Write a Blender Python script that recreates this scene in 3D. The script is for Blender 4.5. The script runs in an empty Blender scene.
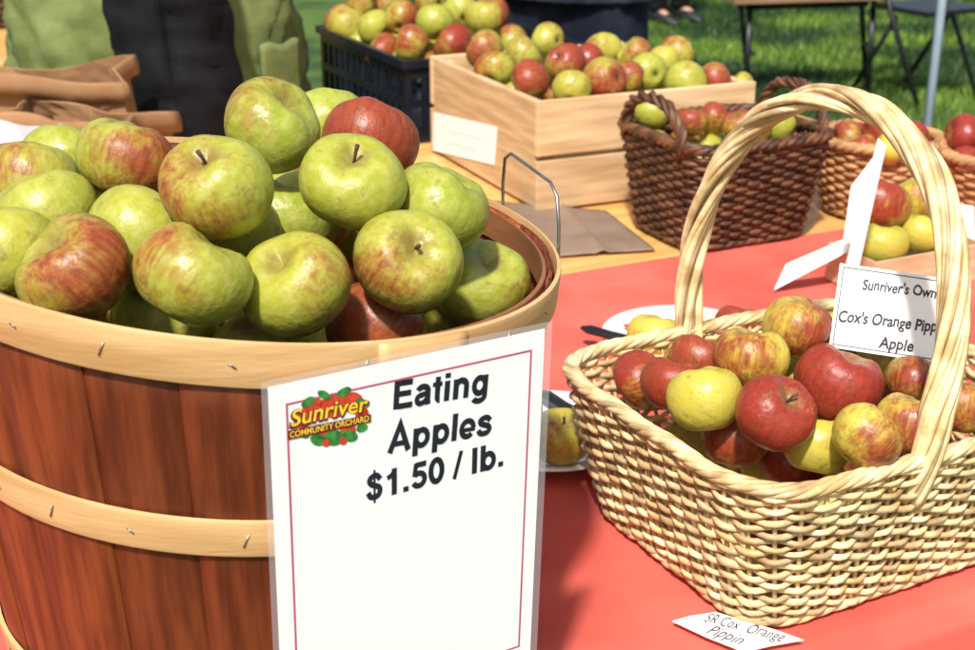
import bpy, math, random
import numpy as np
from mathutils import Vector, Matrix, noise, Euler
random.seed(7); rng = np.random.default_rng(5)
S = bpy.context.scene; C = S.collection
PI = math.pi
# ---------------------------------------------------------------- camera
F = 1354.2; PITCH = math.radians(21.0); CAM = Vector((0, 0, 1.36))
FW = Vector((0, math.cos(PITCH), -math.sin(PITCH))); UP = Vector((0, math.sin(PITCH), math.cos(PITCH)))
def ray(px, py): return FW + Vector((1, 0, 0)) * ((px - 487.5) / F) + UP * ((325 - py) / F)
def atz(px, py, z):
    d = ray(px, py); return CAM + d * ((z - CAM.z) / d.z)
def aty(px, py, y):
    d = ray(px, py); return CAM + d * (y / d.y)
class Plane:
    def __init__(s, p, n): s.p = Vector(p); s.n = Vector(n).normalized()
    def hit(s, px, py, off=0.0):
        d = ray(px, py); t = ((s.p + s.n * off) - CAM).dot(s.n) / d.dot(s.n); return CAM + d * t
cam_d = bpy.data.cameras.new('camera'); cam = bpy.data.objects.new('camera', cam_d); C.objects.link(cam)
cam.location = CAM; cam.rotation_euler = (PI/2 - PITCH, 0, 0)
cam_d.sensor_width = 36; cam_d.lens = 50.0; cam_d.clip_start = 0.02; cam_d.clip_end = 1000
cam_d.dof.use_dof = True; cam_d.dof.focus_distance = 0.95; cam_d.dof.aperture_fstop = 13
S.camera = cam
# ---------------------------------------------------------------- helpers
RM = {}
def props(o, label, cat, group=None, kind=None):
    if label: o['label'] = label
    if cat: o['category'] = cat
    if group: o['group'] = group
    if kind: o['kind'] = kind
    return o
def thing(name, label, cat, loc=(0, 0, 0), rotz=0, group=None):
    o = bpy.data.objects.new(name, None); C.objects.link(o)
    o.empty_display_size = .05; o.location = loc; o.rotation_euler = (0, 0, rotz)
    RM[o.name] = (Matrix.Translation(Vector(loc)) @ Matrix.Rotation(rotz, 4, 'Z')).inverted()
    return props(o, label, cat, group)
class MB:
    def __init__(s): s.v = []; s.f = []; s.t = []
    def add(s, v, f, tint=.5):
        b = len(s.v); s.v += [tuple(x) for x in v]; s.f += [tuple(i + b for i in q) for q in f]; s.t += [tint] * len(v); return s
    def box(s, c, h, R=None, tint=.5):
        c = Vector(c); vs = []
        for x in (-1, 1):
            for y in (-1, 1):
                for z in (-1, 1):
                    p = Vector((x*h[0], y*h[1], z*h[2])); p = R @ p if R else p; vs.append(c + p)
        return s.add(vs, [(0,1,3,2),(4,6,7,5),(0,4,5,1),(2,3,7,6),(0,2,6,4),(1,5,7,3)], tint)
    def tube(s, pts, r, n=6, closed=False, tint=.5):
        pts = [Vector(p) for p in pts]; m = len(pts)
        if not hasattr(r, '__len__'): r = [r] * m
        T = []
        for i in range(m):
            if closed: t = pts[(i+1) % m] - pts[i-1]
            else: t = pts[min(i+1, m-1)] - pts[max(i-1, 0)]
            T.append(t.normalized())
        a = Vector((0, 0, 1)) if abs(T[0].z) < .9 else Vector((1, 0, 0))
        u = (a - T[0] * a.dot(T[0])).normalized(); vs = []
        for i in range(m):
            u = (u - T[i] * u.dot(T[i])); u = u.normalized() if u.length > 1e-6 else T[i].orthogonal().normalized()
            w = T[i].cross(u)
            for k in range(n):
                an = 2*PI*k/n; vs.append(pts[i] + (u*math.cos(an) + w*math.sin(an)) * r[i])
        fs = []
        for i in range(m if closed else m-1):
            j = (i+1) % m
            for k in range(n):
                l = (k+1) % n; fs.append((i*n+k, i*n+l, j*n+l, j*n+k))
        if not closed: fs += [tuple(range(n))[::-1], tuple((m-1)*n+k for k in range(n))]
        return s.add(vs, fs, tint)
    def lathe(s, prof, n=48, c=(0, 0, 0), tint=.5):
        vs = []; fs = []; m = len(prof)
        for (r, z) in prof:
            for k in range(n):
                a = 2*PI*k/n; vs.append((c[0]+r*math.cos(a), c[1]+r*math.sin(a), c[2]+z))
        for i in range(m-1):
            for k in range(n):
                l = (k+1) % n; fs.append((i*n+k, i*n+l, (i+1)*n+l, (i+1)*n+k))
        return s.add(vs, fs, tint)
    def grid(s, P, tint=.5):
        r = len(P); c = len(P[0])
        return s.add([p for row in P for p in row], [(i*c+j, i*c+j+1, (i+1)*c+j+1, (i+1)*c+j) for i in range(r-1) for j in range(c-1)], tint)
    def build(s, name, mat, parent=None, smooth=True, bevel=0, local=False, solid=0, subd=0):
        me = bpy.data.meshes.new(name); v = s.v
        if parent is not None:
            RMp = RM[parent.name]
            if not local: v = [tuple(RMp @ Vector(p)) for p in v]
        me.from_pydata(v, [], s.f); me.update()
        at = me.attributes.new('tint', 'FLOAT', 'POINT'); at.data.foreach_set('value', np.array(s.t, dtype=np.float32))
        me.materials.append(mat)
        if smooth: me.polygons.foreach_set('use_smooth', [True] * len(me.polygons))
        o = bpy.data.objects.new(name, me); C.objects.link(o)
        if parent is not None: o.parent = parent; RM[o.name] = RM[parent.name]
        if solid:
            md = o.modifiers.new('solid', 'SOLIDIFY'); md.thickness = solid; md.offset = 0
        if bevel:
            md = o.modifiers.new('bevel', 'BEVEL'); md.width = bevel; md.segments = 2; md.limit_method = 'ANGLE'
        if subd:
            md = o.modifiers.new('sub', 'SUBSURF'); md.levels = subd; md.render_levels = subd
        return o
# ---------------------------------------------------------------- materials
class NT:
    def __init__(s, name):
        s.m = bpy.data.materials.new(name); s.m.use_nodes = True; s.nt = s.m.node_tree
        s.b = s.nt.nodes['Principled BSDF']
    def n(s, t, **k):
        x = s.nt.nodes.new(t)
        for a, b in k.items(): setattr(x, a, b)
        return x
    def l(s, a, b): s.nt.links.new(a, b)
    def put(s, sock, v):
        if isinstance(v, bpy.types.NodeSocket): s.l(v, sock)
        else: sock.default_value = v
    def math(s, op, a, b=0.0, clamp=False):
        x = s.n('ShaderNodeMath', operation=op, use_clamp=clamp); s.put(x.inputs[0], a); s.put(x.inputs[1], b); return x.outputs[0]
    def mix(s, f, a, b, mode='MIX'):
        x = s.n('ShaderNodeMix', data_type='RGBA', blend_type=mode); s.put(x.inputs[0], f)
        s.put(x.inputs[6], a if not isinstance(a, tuple) else (*a, 1)); s.put(x.inputs[7], b if not isinstance(b, tuple) else (*b, 1)); return x.outputs[2]
    def rng(s, v, a, b, c=0.0, d=1.0):
        x = s.n('ShaderNodeMapRange', interpolation_type='SMOOTHSTEP'); s.put(x.inputs[0], v)
        for i, q in enumerate((a, b, c, d)): x.inputs[i+1].default_value = q
        return x.outputs[0]
    def noise(s, vec, scale, detail=3, rough=.5):
        x = s.n('ShaderNodeTexNoise'); s.l(vec, x.inputs['Vector']); x.inputs['Scale'].default_value = scale
        x.inputs['Detail'].default_value = detail; x.inputs['Roughness'].default_value = rough; return x.outputs[0]
    def bump(s, h, strength, dist=.002):
        x = s.n('ShaderNodeBump'); x.inputs['Strength'].default_value = strength; x.inputs['Distance'].default_value = dist
        s.l(h, x.inputs['Height']); s.l(x.outputs[0], s.b.inputs['Normal'])
def mat(name, c1, c2, scale=20, rough=.6, bump=.2, bscale=None, stretch=(1, 1, 1), tint=0.0, spec=.5, dist=.002, lo=.3, hi=.7, metal=0, detail=3):
    t = NT(name); tc = t.n('ShaderNodeTexCoord').outputs['Object']
    mp = t.n('ShaderNodeMapping'); t.l(tc, mp.inputs[0]); mp.inputs['Scale'].default_value = stretch
    nz = t.noise(mp.outputs[0], scale, detail); f = t.rng(nz, lo, hi)
    col = t.mix(f, c1, c2)
    if tint:
        at = t.n('ShaderNodeAttribute', attribute_name='tint'); k = t.math('ADD', t.math('MULTIPLY', at.outputs['Fac'], 2*tint), 1-tint)
        cc = t.n('ShaderNodeCombineXYZ'); [t.l(k, cc.inputs[i]) for i in range(3)]
        col = t.mix(1.0, col, cc.outputs[0], 'MULTIPLY')
    t.l(col, t.b.inputs['Base Color']); t.b.inputs['Roughness'].default_value = rough
    t.b.inputs['Specular IOR Level'].default_value = spec; t.b.inputs['Metallic'].default_value = metal
    if bump: t.bump(t.noise(mp.outputs[0], bscale or scale*3, 2), bump, dist)
    return t.m
m_stave = mat('stave_wood', (.125, .022, .006), (.26, .056, .015), 18, .5, .25, 60, (6, 6, .35), .38, .4)
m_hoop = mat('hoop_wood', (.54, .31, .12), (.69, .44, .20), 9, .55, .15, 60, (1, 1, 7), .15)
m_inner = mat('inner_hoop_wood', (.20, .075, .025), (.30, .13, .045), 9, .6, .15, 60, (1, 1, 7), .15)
m_wire = mat('wire', (.25, .26, .27), (.4, .4, .4), 30, .4, 0, metal=.9)
m_paper = mat('white_paper', (.88, .89, .90), (.91, .91, .91), 8, .5, .05)
m_card = mat('card_paper', (.84, .82, .78), (.89, .88, .85), 12, .6, .06)
m_mauve = mat('border_ink', (.5, .08, .14), (.55, .1, .17), 30, .6, 0)
m_ink = mat('navy_ink', (.010, .012, .022), (.016, .018, .032), 30, .5, 0)
m_pen = mat('pen_ink', (.015, .015, .022), (.04, .04, .055), 60, .6, 0)
m_blue_pen = mat('faint_pen', (.42, .45, .56), (.52, .54, .62), 60, .6, 0)
m_lred = mat('logo_red', (.5, .03, .02), (.65, .08, .03), 300, .5, 0)
m_lgreen = mat('logo_green', (.02, .12, .03), (.06, .3, .05), 300, .5, 0)
m_lyel = mat('logo_yellow', (.9, .55, .02), (.95, .75, .08), 200, .5, 0)
m_ldark = mat('logo_dark', (.14, .02, .01), (.18, .03, .02), 200, .5, 0)
m_cloth = mat('red_cloth', (.58, .092, .066), (.72, .145, .105), 7, .85, .35, 900, tint=0, spec=.25, dist=.0006)
m_table = mat('varnished_table', (.62, .32, .09), (.78, .45, .15), 7, .4, .1, 30, (.6, 5, 5))
m_crate = mat('crate_wood', (.50, .31, .145), (.70, .49, .27), 9, .65, .25, 40, (.7, .7, 8), .25)
m_quart = mat('veneer_wood', (.52, .34, .18), (.7, .5, .3), 12, .6, .2, 60, (1, 1, 8))
m_plast = mat('dark_plastic', (.006, .008, .016), (.011, .014, .026), 20, .35, .05)
m_willow = mat('willow', (.54, .345, .14), (.88, .69, .39), 45, .5, .3, 160, tint=.44, dist=.001)
m_dwick = mat('dark_wicker', (.052, .020, .008), (.155, .064, .025), 40, .5, .3, 160, tint=.45, dist=.001)
m_twick = mat('tan_wicker', (.34, .16, .06), (.54, .30, .125), 40, .55, .3, 160, tint=.35, dist=.001)
m_kraft = mat('kraft_paper', (.28, .145, .064), (.39, .215, .105), 10, .85, .3, 50, dist=.003, spec=.2)
m_gkraft = mat('grey_kraft', (.19, .125, .085), (.25, .17, .118), 14, .8, .3, 50, dist=.003)
m_plate = mat('white_china', (.8, .8, .8), (.83, .83, .83), 10, .2, 0)
m_black = mat('black_handle', (.008, .008, .009), (.014, .014, .014), 30, .35, .05)
m_steel = mat('steel', (.6, .6, .62), (.7, .7, .7), 40, .25, .02, metal=1)
m_stem = mat('stem', (.05, .025, .01), (.13, .075, .03), 8, .7, .3)
m_flesh = mat('apple_flesh', (.72, .62, .36), (.8, .72, .48), 40, .5, .1)
m_olive = mat('olive_fabric', (.125, .16, .047), (.195, .23, .082), 16, .85, .4, 90, dist=.003, spec=.2)
m_blackf = mat('black_fabric', (.003, .003, .004), (.008, .008, .010), 20, .8, .4, 90, dist=.003, spec=.2)
m_navy = mat('navy_denim', (.007, .010, .020), (.022, .028, .048), 14, .9, .4, 150, dist=.002, spec=.2)
m_greyf = mat('slate_fabric', (.012, .015, .026), (.032, .04, .062), 16, .9, .4, 90, dist=.003, spec=.2)
m_skin = mat('skin', (.48, .26, .17), (.55, .31, .21), 20, .5, .1)
m_hair = mat('hair', (.06, .035, .02), (.1, .06, .03), 40, .6, .4, 120, (1, 1, .3))
m_shoe = mat('shoe_leather', (.01, .01, .011), (.02, .02, .02), 30, .5, .1)
m_pole = mat('painted_pole', (.42, .52, .66), (.5, .6, .72), 12, .4, .05)
m_bench = mat('bench_plank', (.22, .12, .07), (.3, .17, .1), 9, .6, .2, 40, (.6, 6, 6))
m_grass = mat('grass_blades', (.014, .050, .004), (.12, .215, .015), 1.1, .6, 0, tint=.5, lo=.43, hi=.58)  # dark and bright green patches paint dappled shade and sun into the colour
m_ground = mat('lawn_soil', (.014, .045, .005), (.075, .135, .012), 1.1, .9, .4, 40, dist=.02, lo=.43, hi=.58)  # same painted sun and shade dapple in the ground colour under the blades
def plastic(name, alpha):
    t = NT(name); t.b.inputs['Roughness'].default_value = .12; t.b.inputs['Alpha'].default_value = alpha
    tc = t.n('ShaderNodeTexCoord').outputs['Object']; f = t.noise(tc, 9, 2)
    t.l(t.mix(f, (.8, .84, .9), (.9, .92, .95)), t.b.inputs['Base Color']); return t.m
m_plastic = plastic('clear_plastic', .12); m_bagp = plastic('cloudy_plastic', .5)
def apple_mat():
    t = NT('apple_skin'); tc = t.n('ShaderNodeTexCoord').outputs['Object']
    sp = t.n('ShaderNodeSeparateXYZ'); t.l(tc, sp.inputs[0]); x, y, z = sp.outputs
    oi = t.n('ShaderNodeObjectInfo'); r = oi.outputs['Random']
    sc = t.n('ShaderNodeSeparateColor'); t.l(oi.outputs['Color'], sc.inputs[0]); cR, cG, cB = sc.outputs
    cx = t.n('ShaderNodeCombineXYZ'); t.l(t.math('MULTIPLY', r, 37), cx.inputs[0]); t.l(t.math('MULTIPLY', r, 91), cx.inputs[1]); t.l(t.math('MULTIPLY', r, 53), cx.inputs[2])
    def off(v):
        a = t.n('ShaderNodeVectorMath', operation='ADD'); t.l(v, a.inputs[0]); t.l(cx.outputs[0], a.inputs[1]); return a.outputs[0]
    n1 = t.noise(off(tc), 1.6, 4, .6)
    mp = t.n('ShaderNodeMapping'); t.l(tc, mp.inputs[0]); mp.inputs['Scale'].default_value = (5, 5, .5)
    st = t.noise(off(mp.outputs[0]), 1.9, 3, .6)
    n2 = t.noise(off(tc), 4.5, 4)
    b = t.math('ADD', t.math('MULTIPLY', x, .55), t.math('MULTIPLY', t.math('SUBTRACT', n1, .5), 2.0))
    b = t.math('ADD', b, t.math('MULTIPLY', t.math('SUBTRACT', st, .5), 1.05))
    b = t.math('ADD', b, t.math('SUBTRACT', t.math('MULTIPLY', cG, 2.2), 1.30))
    bf = t.math('MULTIPLY', t.rng(b, -.55, .62), .95)
    base = t.mix(cR, (.185, .275, .020), (.66, .50, .06))
    base = t.mix(t.rng(n2, .32, .68), base, t.mix(.5, base, (.46, .45, .11)))
    red = t.mix(cB, (.33, .072, .022), (.31, .010, .020))
    red = t.mix(t.rng(st, .35, .68), red, t.mix(.55, red, (.13, .008, .009)))
    col = t.mix(bf, base, red)
    rad = t.math('SQRT', t.math('ADD', t.math('MULTIPLY', x, x), t.math('MULTIPLY', y, y)))
    rn = t.math('ADD', rad, t.math('MULTIPLY', t.math('SUBTRACT', st, .5), .5))
    cav = t.math('MULTIPLY', t.rng(rn, .10, .50, 1, 0), t.rng(z, .2, .6))
    col = t.mix(t.math('MULTIPLY', cav, .7), col, (.22, .15, .04))
    cal = t.math('MULTIPLY', t.rng(rad, .06, .22, 1, 0), t.rng(z, -.3, -.55))
    col = t.mix(t.math('MULTIPLY', cal, .85), col, (.05, .03, .012))
    vo = t.n('ShaderNodeTexVoronoi'); t.l(off(tc), vo.inputs['Vector']); vo.inputs['Scale'].default_value = 10
    dots = t.rng(vo.outputs['Distance'], .05, .12, 1, 0)
    col = t.mix(t.math('MULTIPLY', dots, .45), col, (.6, .5, .24))
    sc_ = t.rng(t.noise(off(tc), 3.1, 4, .65), .58, .70)
    col = t.mix(t.math('MULTIPLY', sc_, .55), col, (.20, .12, .035))
    t.l(col, t.b.inputs['Base Color'])
    t.l(t.math('ADD', t.rng(n2, .3, .7, .28, .44), t.math('MULTIPLY', sc_, .2)), t.b.inputs['Roughness']); t.b.inputs['Specular IOR Level'].default_value = .42
    t.bump(n2, .09, .03)
    return t.m
m_apple = apple_mat()
# ---------------------------------------------------------------- light, world
w = bpy.data.worlds.new('World'); S.world = w; w.use_nodes = True; wn = w.node_tree
sun_az = math.radians(193); sun_el = math.radians(53)      # from +Y clockwise: behind the camera, slightly left
sky = wn.nodes.new('ShaderNodeTexSky'); sky.sky_type = 'NISHITA'; sky.sun_disc = False
sky.sun_elevation = sun_el; sky.sun_rotation = sun_az; sky.dust_density = 4.0; sky.air_density = 1.0; sky.ozone_density = 1.0
wn.links.new(sky.outputs[0], wn.nodes['Background'].inputs[0]); wn.nodes['Background'].inputs[1].default_value = .14
sd = bpy.data.lights.new('sun', 'SUN'); sd.energy = 5.0; sd.angle = math.radians(3.5); sd.color = (1, .97, .92)
so = bpy.data.objects.new('sun', sd); C.objects.link(so)
to_sun = Vector((math.sin(sun_az)*math.cos(sun_el), math.cos(sun_az)*math.cos(sun_el), math.sin(sun_el)))
so.rotation_euler = to_sun.to_track_quat('Z', 'Y').to_euler(); so.location = to_sun * 20
S.view_settings.view_transform = 'Standard'; S.view_settings.look = 'None'; S.view_settings.exposure = 0
# ---------------------------------------------------------------- ground
g = MB(); g.grid([[(x, y, 0) for x in np.linspace(-300, 300, 21)] for y in np.linspace(-200, 500, 21)])
props(g.build('ground', m_ground, None, False), None, None, None, 'structure')
nb = 90000
bx = rng.uniform(-.6, 5.2, nb); by = rng.uniform(4.6, 12.2, nb); hh = rng.uniform(.025, .06, nb); an = rng.uniform(0, 2*PI, nb)
ww = rng.uniform(.003, .006, nb); lx = rng.normal(0, .02, nb); ly = rng.normal(0, .02, nb)
V = np.zeros((nb, 3, 3)); V[:, 0] = np.stack([bx-ww*np.cos(an), by-ww*np.sin(an), np.full(nb, .001)], 1)
V[:, 1] = np.stack([bx+ww*np.cos(an), by+ww*np.sin(an), np.full(nb, .001)], 1); V[:, 2] = np.stack([bx+lx, by+ly, hh], 1)
me = bpy.data.meshes.new('grass'); me.from_pydata(V.reshape(-1, 3).tolist(), [], np.arange(nb*3).reshape(-1, 3).tolist())
at = me.attributes.new('tint', 'FLOAT', 'POINT'); at.data.foreach_set('value', np.repeat(rng.uniform(0, 1, nb), 3).astype(np.float32))
me.materials.append(m_grass); go = bpy.data.objects.new('grass', me); C.objects.link(go)
props(go, 'short green lawn grass behind the stall', 'grass', None, 'stuff')
# ---------------------------------------------------------------- tables
YAW = math.radians(26); TO = Vector((.266, .894, 0)); TA = Vector((math.cos(YAW), math.sin(YAW), 0)); TBv = Vector((-math.sin(YAW), math.cos(YAW), 0))
def tw(a, b, z): return TO + TA*a + TBv*b + Vector((0, 0, z))
RZ = Matrix.Rotation(YAW, 3, 'Z')
def table(label, a0, a1, b0, b1, ztop):
    c = tw((a0+a1)/2, (b0+b1)/2, 0); t = thing('trestle_table', label, 'table', c, YAW)
    MB().box((0, 0, ztop-.014), ((a1-a0)/2, (b1-b0)/2, .014)).build('table_top', m_table, t, False, .003, True)
    for s in (-1, 1): MB().box((0, s*((b1-b0)/2-.018), ztop-.0585), ((a1-a0)/2-.08, .010, .03)).build('apron', m_table, t, False, .002, True)
    for sx in (-1, 1):
        for sy in (-1, 1):
            MB().box((sx*((a1-a0)/2-.05), sy*((b1-b0)/2-.05), (ztop-.029)/2), (.02, .02, (ztop-.029)/2)).build('leg', m_table, t, False, .003, True)
    return t
table('wooden trestle table hidden under the red cloth at the front', -1.2, 1.5, .006, .866, .747)
table('yellow varnished trestle table behind the red cloth, carrying the wooden crate', -1.3, 1.2, .876, 1.64, .75)
table('yellow wooden table at the back under the dark plastic crate', .33, .80, 1.65, 2.2, .75)
cl = MB(); prof = [(b, .7515) for b in np.linspace(.868, .012, 48)]
for k in range(1, 7):
    a = k/6*PI/2; prof.append((.012-.016*math.sin(a)-.0, .7515-.016*(1-math.cos(a))))
for k in range(1, 18): prof.append((-.004-.0005*k, .7355-.024*k))
P = []
for (b, z) in prof:
    row = []
    for a in np.arange(-1.23, 1.54, .02):
        wz = noise.noise(Vector((a*5, b*7, 0)))*.5 + noise.noise(Vector((a*13+b*9, b*6-a*4, 3)))*.5
        zz = z; bb = b
        if z > .745: zz = z + max(0, wz)*.0065 + max(0, .0035 - abs(b-.36+a*.02)*.22)*.6
        else:
            d = .7355 - z
            bb = b - .012 - d*.09*(1+math.sin(a*17+math.sin(a*5)*1.3)) - abs(wz)*.006
        row.append(tw(a, bb, zz))
    P.append(row)
cl.grid(P); o = cl.build('tablecloth', m_cloth, None, True); props(o, 'red cloth spread over the front table and hanging off its edge', 'tablecloth')
# ---------------------------------------------------------------- apples
def apple_mesh(k):
    mb = MB(); R = 24; N = 36; lob = [.018, .032, .022, .036][k % 4]; sh = [.03, -.05, .07, .01][k % 4]; hz = [.92, .86, .95, .89][k % 4]
    vs = []; fs = []
    for i in range(R+1):
        ph = PI*i/R; rho = 1 - .44*math.exp(-(ph/.42)**2) - .25*math.exp(-((PI-ph)/.30)**2)
        for j in range(N):
            th = 2*PI*j/N
            q = rho*math.sin(ph)*(1+.06*math.cos(ph))*(1+lob*math.cos(5*th+k)*(ph/PI)**1.3 + .024*math.cos(2*th+k) + .018*math.cos(3*th+2*k))
            zz = rho*math.cos(ph)*hz + .05*math.cos(2*th+k)*math.exp(-((ph-.55)/.4)**2) + .02*math.cos(5*th+k)*math.exp(-((ph-.6)/.35)**2)
            vs.append((q*math.cos(th)+sh*zz, q*math.sin(th), zz))
    for i in range(R):
        for j in range(N):
            l = (j+1) % N; fs.append((i*N+j, (i+1)*N+j, (i+1)*N+l, i*N+l))
    mb.add(vs, fs); o = mb.build('apple', m_apple); me = o.data; bpy.data.objects.remove(o); return me
AM = [apple_mesh(k) for k in range(4)]
def stem_mesh(k):
    mb = MB(); s = [1, -1, .4][k]
    pts = [(0, 0, .46), (.01*s, 0, .60), (.04*s, .01, .72), (.10*s, .03, .82 + .06*(k == 2))]
    mb.tube(pts, [.036, .032, .034, .048], 7); o = mb.build('stem', m_stem); me = o.data; bpy.data.objects.remove(o); return me
SM = [stem_mesh(k) for k in range(3)]
cnt = 0
def put_apple(c, r, col, label, group, stem=None, blush=None, show_stem=False):
    global cnt; cnt += 1; random.seed(cnt*13)
    if stem is None:
        stem = Vector((random.uniform(-1, 1), random.uniform(-.2, 1), random.uniform(-.6, 1)))
    z = Vector(stem).normalized()
    x = Vector(blush) if blush else Vector((random.uniform(-1, 1), random.uniform(-.8, .8), random.uniform(-.3, 1)))
    x = (x - z*x.dot(z)).normalized(); y = z.cross(x)
    Rm = Matrix((x, y, z)).transposed().to_4x4()
    o = bpy.data.objects.new('apple', AM[cnt % 4]); C.objects.link(o)
    o.matrix_world = Matrix.Translation(c) @ Rm @ Matrix.Scale(r/1.02, 4)
    o.color = (*col, 1); props(o, label, 'apple', group)
    if show_stem:
        s = bpy.data.objects.new('stem', SM[cnt % 3]); C.objects.link(s); s.parent = o
    return o
def heap(specs, surf, group, push=.05, t0=.55, t1=4.5, rmin=0.0, keep=None, ys=1.0, gs=1.0):
    """specs: px, py, rpx, (yellow, blush, deep), label, stem, blush dir, show stem, extra depth"""
    n = len(specs); rays = [ray(s[0], s[1]) for s in specs]; T = []
    for d in rays:
        best = None; tt = t0; got = None
        while tt < t1:
            p = CAM + d*tt; h = surf(p)
            if h is not None:
                e = p.z - h
                if e <= 0: got = tt; break
                if best is None or e < best[0]: best = (e, tt)
            tt += .003
        T.append(got if got else (best[1] if best else None))
    okT = [t for t in T if t]; mean = sum(okT)/len(okT)
    T = [t or mean for t in T]
    ex = [(s[8] if len(s) > 8 else 0.0) for s in specs]
    T = [t+e for t, e in zip(T, ex)]; B = T[:]
    rad = lambda i: max(rmin, specs[i][2]*T[i]/F)
    for it in range(120):
        for i in range(n):
            for j in range(i+1, n):
                ci = CAM+rays[i]*T[i]; cj = CAM+rays[j]*T[j]
                d = (ci-cj).length; m = .94*(rad(i)+rad(j))
                if d < m:
                    e = .2*(m-d)
                    a, b = (i, j) if T[i] < T[j] else (j, i)
                    T[a] = max(B[a]-push*.6, T[a]-e*.6); T[b] = min(B[b]+push*1.4, T[b]+e*1.4)
        if keep:
            for i in range(n):
                T[i] = keep(CAM+rays[i]*T[i], rad(i), T[i])
    out = []
    for i, s in enumerate(specs):
        c = CAM+rays[i]*T[i]; r = rad(i)
        put_apple(c, r, (s[3][0]*ys, s[3][1]*gs, s[3][2]), s[4], group, *(s[5:8])); out.append((c, r))
    return out
def fill(out, pts, r, cols, label, group, tol=.86):
    for p in pts:
        p = Vector(p)
        if all((p-c).length > tol*(r+q) for c, q in out):
            random.seed(int(abs(p.x*1e4))+int(abs(p.y)*777)); put_apple(p, r, random.choice(cols), label, group); out.append((p, r))
# ---------------------------------------------------------------- bushel basket
BC = Vector((-.166, .885, .7545)); BR = .21; BH = .339; BR0 = .178
rz_ = BC.z + BH; TILT = .40
bas = thing('bushel_basket', 'large round bushel basket of red-brown staves with pale hoops, heaped with green apples', 'basket', BC)
def br(z): return BR0 + (BR-BR0)*(z/BH)
st = MB(); NS = 22
for k in range(NS):
    random.seed(k+50); a0 = 2*PI*k/NS; wd = 2*PI/NS*1.06; off = .0016 if k % 2 else 0; tn = random.uniform(.05, .95)
    G = []
    for i in range(9):
        z = BH*i/8*.992+.002; row = []
        for j in range(6):
            a = a0 + wd*(j/5-.5); rr = br(z)+off+.0012*math.sin(PI*j/5); row.append((rr*math.cos(a), rr*math.sin(a), z))
        G.append(row)
    G2 = [[(x*(1-.0028/br(z)), y*(1-.0028/br(z)), z) for x, y, z in row] for row in G]
    v = [p for row in G for p in row] + [p for row in G2 for p in row]; n_ = 54; f = []
    for i in range(8):
        for j in range(5):
            q = (i*6+j, i*6+j+1, i*6+j+7, i*6+j+6); f.append(q); f.append(tuple(x+n_ for x in q[::-1]))
    for i in range(8):
        f.append((i*6, (i+1)*6, (i+1)*6+n_, i*6+n_)); f.append((i*6+5+n_, (i+1)*6+5+n_, (i+1)*6+5, i*6+5))
    f.append(tuple(range(48, 54)) + tuple(range(53+n_, 47+n_, -1)))
    st.add(v, f, tn)
st.build('staves', m_stave, bas, True, 0, True)
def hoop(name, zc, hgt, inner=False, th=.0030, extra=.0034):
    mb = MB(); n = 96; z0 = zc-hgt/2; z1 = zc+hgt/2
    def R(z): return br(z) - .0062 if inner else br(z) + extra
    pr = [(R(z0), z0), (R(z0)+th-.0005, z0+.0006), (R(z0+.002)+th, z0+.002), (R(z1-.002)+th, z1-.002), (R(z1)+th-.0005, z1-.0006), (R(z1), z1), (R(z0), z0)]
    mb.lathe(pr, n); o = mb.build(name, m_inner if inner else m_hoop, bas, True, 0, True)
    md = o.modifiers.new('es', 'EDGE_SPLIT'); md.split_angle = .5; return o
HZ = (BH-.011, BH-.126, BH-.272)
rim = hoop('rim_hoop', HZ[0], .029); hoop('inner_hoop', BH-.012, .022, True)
mid = hoop('middle_hoop', HZ[1], .025); low = hoop('lower_hoop', HZ[2], .025)
lap = MB(); G = []; a = -1.06
for i in range(2):
    z = HZ[0] + .027*(i-.5); G.append([((br(z)+.0068)*math.cos(a+.28*j/8), (br(z)+.0068)*math.sin(a+.28*j/8), z) for j in range(9)])
lap.grid(G); lap.build('hoop_lap', m_hoop, rim, True, 0, True, .0012)
for par, zc in zip((rim, mid, low), HZ):
    for k in range(NS):
        a = 2*PI*k/NS + .05*math.sin(k*5); r = br(zc)+.0070; tl = .003*math.sin(k*3+zc*90)
        MB().tube([(r*math.cos(a-.009), r*math.sin(a-.009), zc-.0015-tl), (r*math.cos(a+.009), r*math.sin(a+.009), zc+.0015+tl)], .0005, 5).build('staple', m_wire, par, True, 0, True)
MB().lathe([(0.0005, .004), (BR0-.004, .004), (BR0-.004, .010), (.0005, .010)], 40).build('base', m_stave, bas, False, 0, True)
def bail(t0, t1, name):
    pts = []; r = br(BH)+.0085
    A = Vector((r*math.cos(t0), r*math.sin(t0), BH-.02)); Bp = Vector((r*math.cos(t1), r*math.sin(t1), BH-.02))
    for z in (0, .02, .04): pts.append(A + Vector((0, 0, z)))
    pts.append(A*.96+Bp*.04+Vector((0, 0, .063))); pts.append(A*.85+Bp*.15+Vector((0, 0, .0705)))
    pts.append(A*.15+Bp*.85+Vector((0, 0, .0705))); pts.append(A*.04+Bp*.96+Vector((0, 0, .063)))
    for z in (.04, .02, 0): pts.append(Bp + Vector((0, 0, z)))
    MB().tube(pts, .0013, 8).build(name, m_wire, bas, True, 0, True)
bail(.14, .62, 'wire_handle'); bail(.14+PI, .62+PI, 'wire_handle')
for ch in bas.children_recursive:                       # a hand-made basket: its left side stands a little taller
    for vv in ch.data.vertices: vv.co.z *= 1 - TILT*vv.co.x
def bsurf(p):
    rho = math.hypot(p.x-BC.x, p.y-BC.y)
    if rho > .168: return None
    return rz_ - .014 + .088*(1-(rho/.20)**2) - TILT*BH*(p.x-BC.x)*.7
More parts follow.
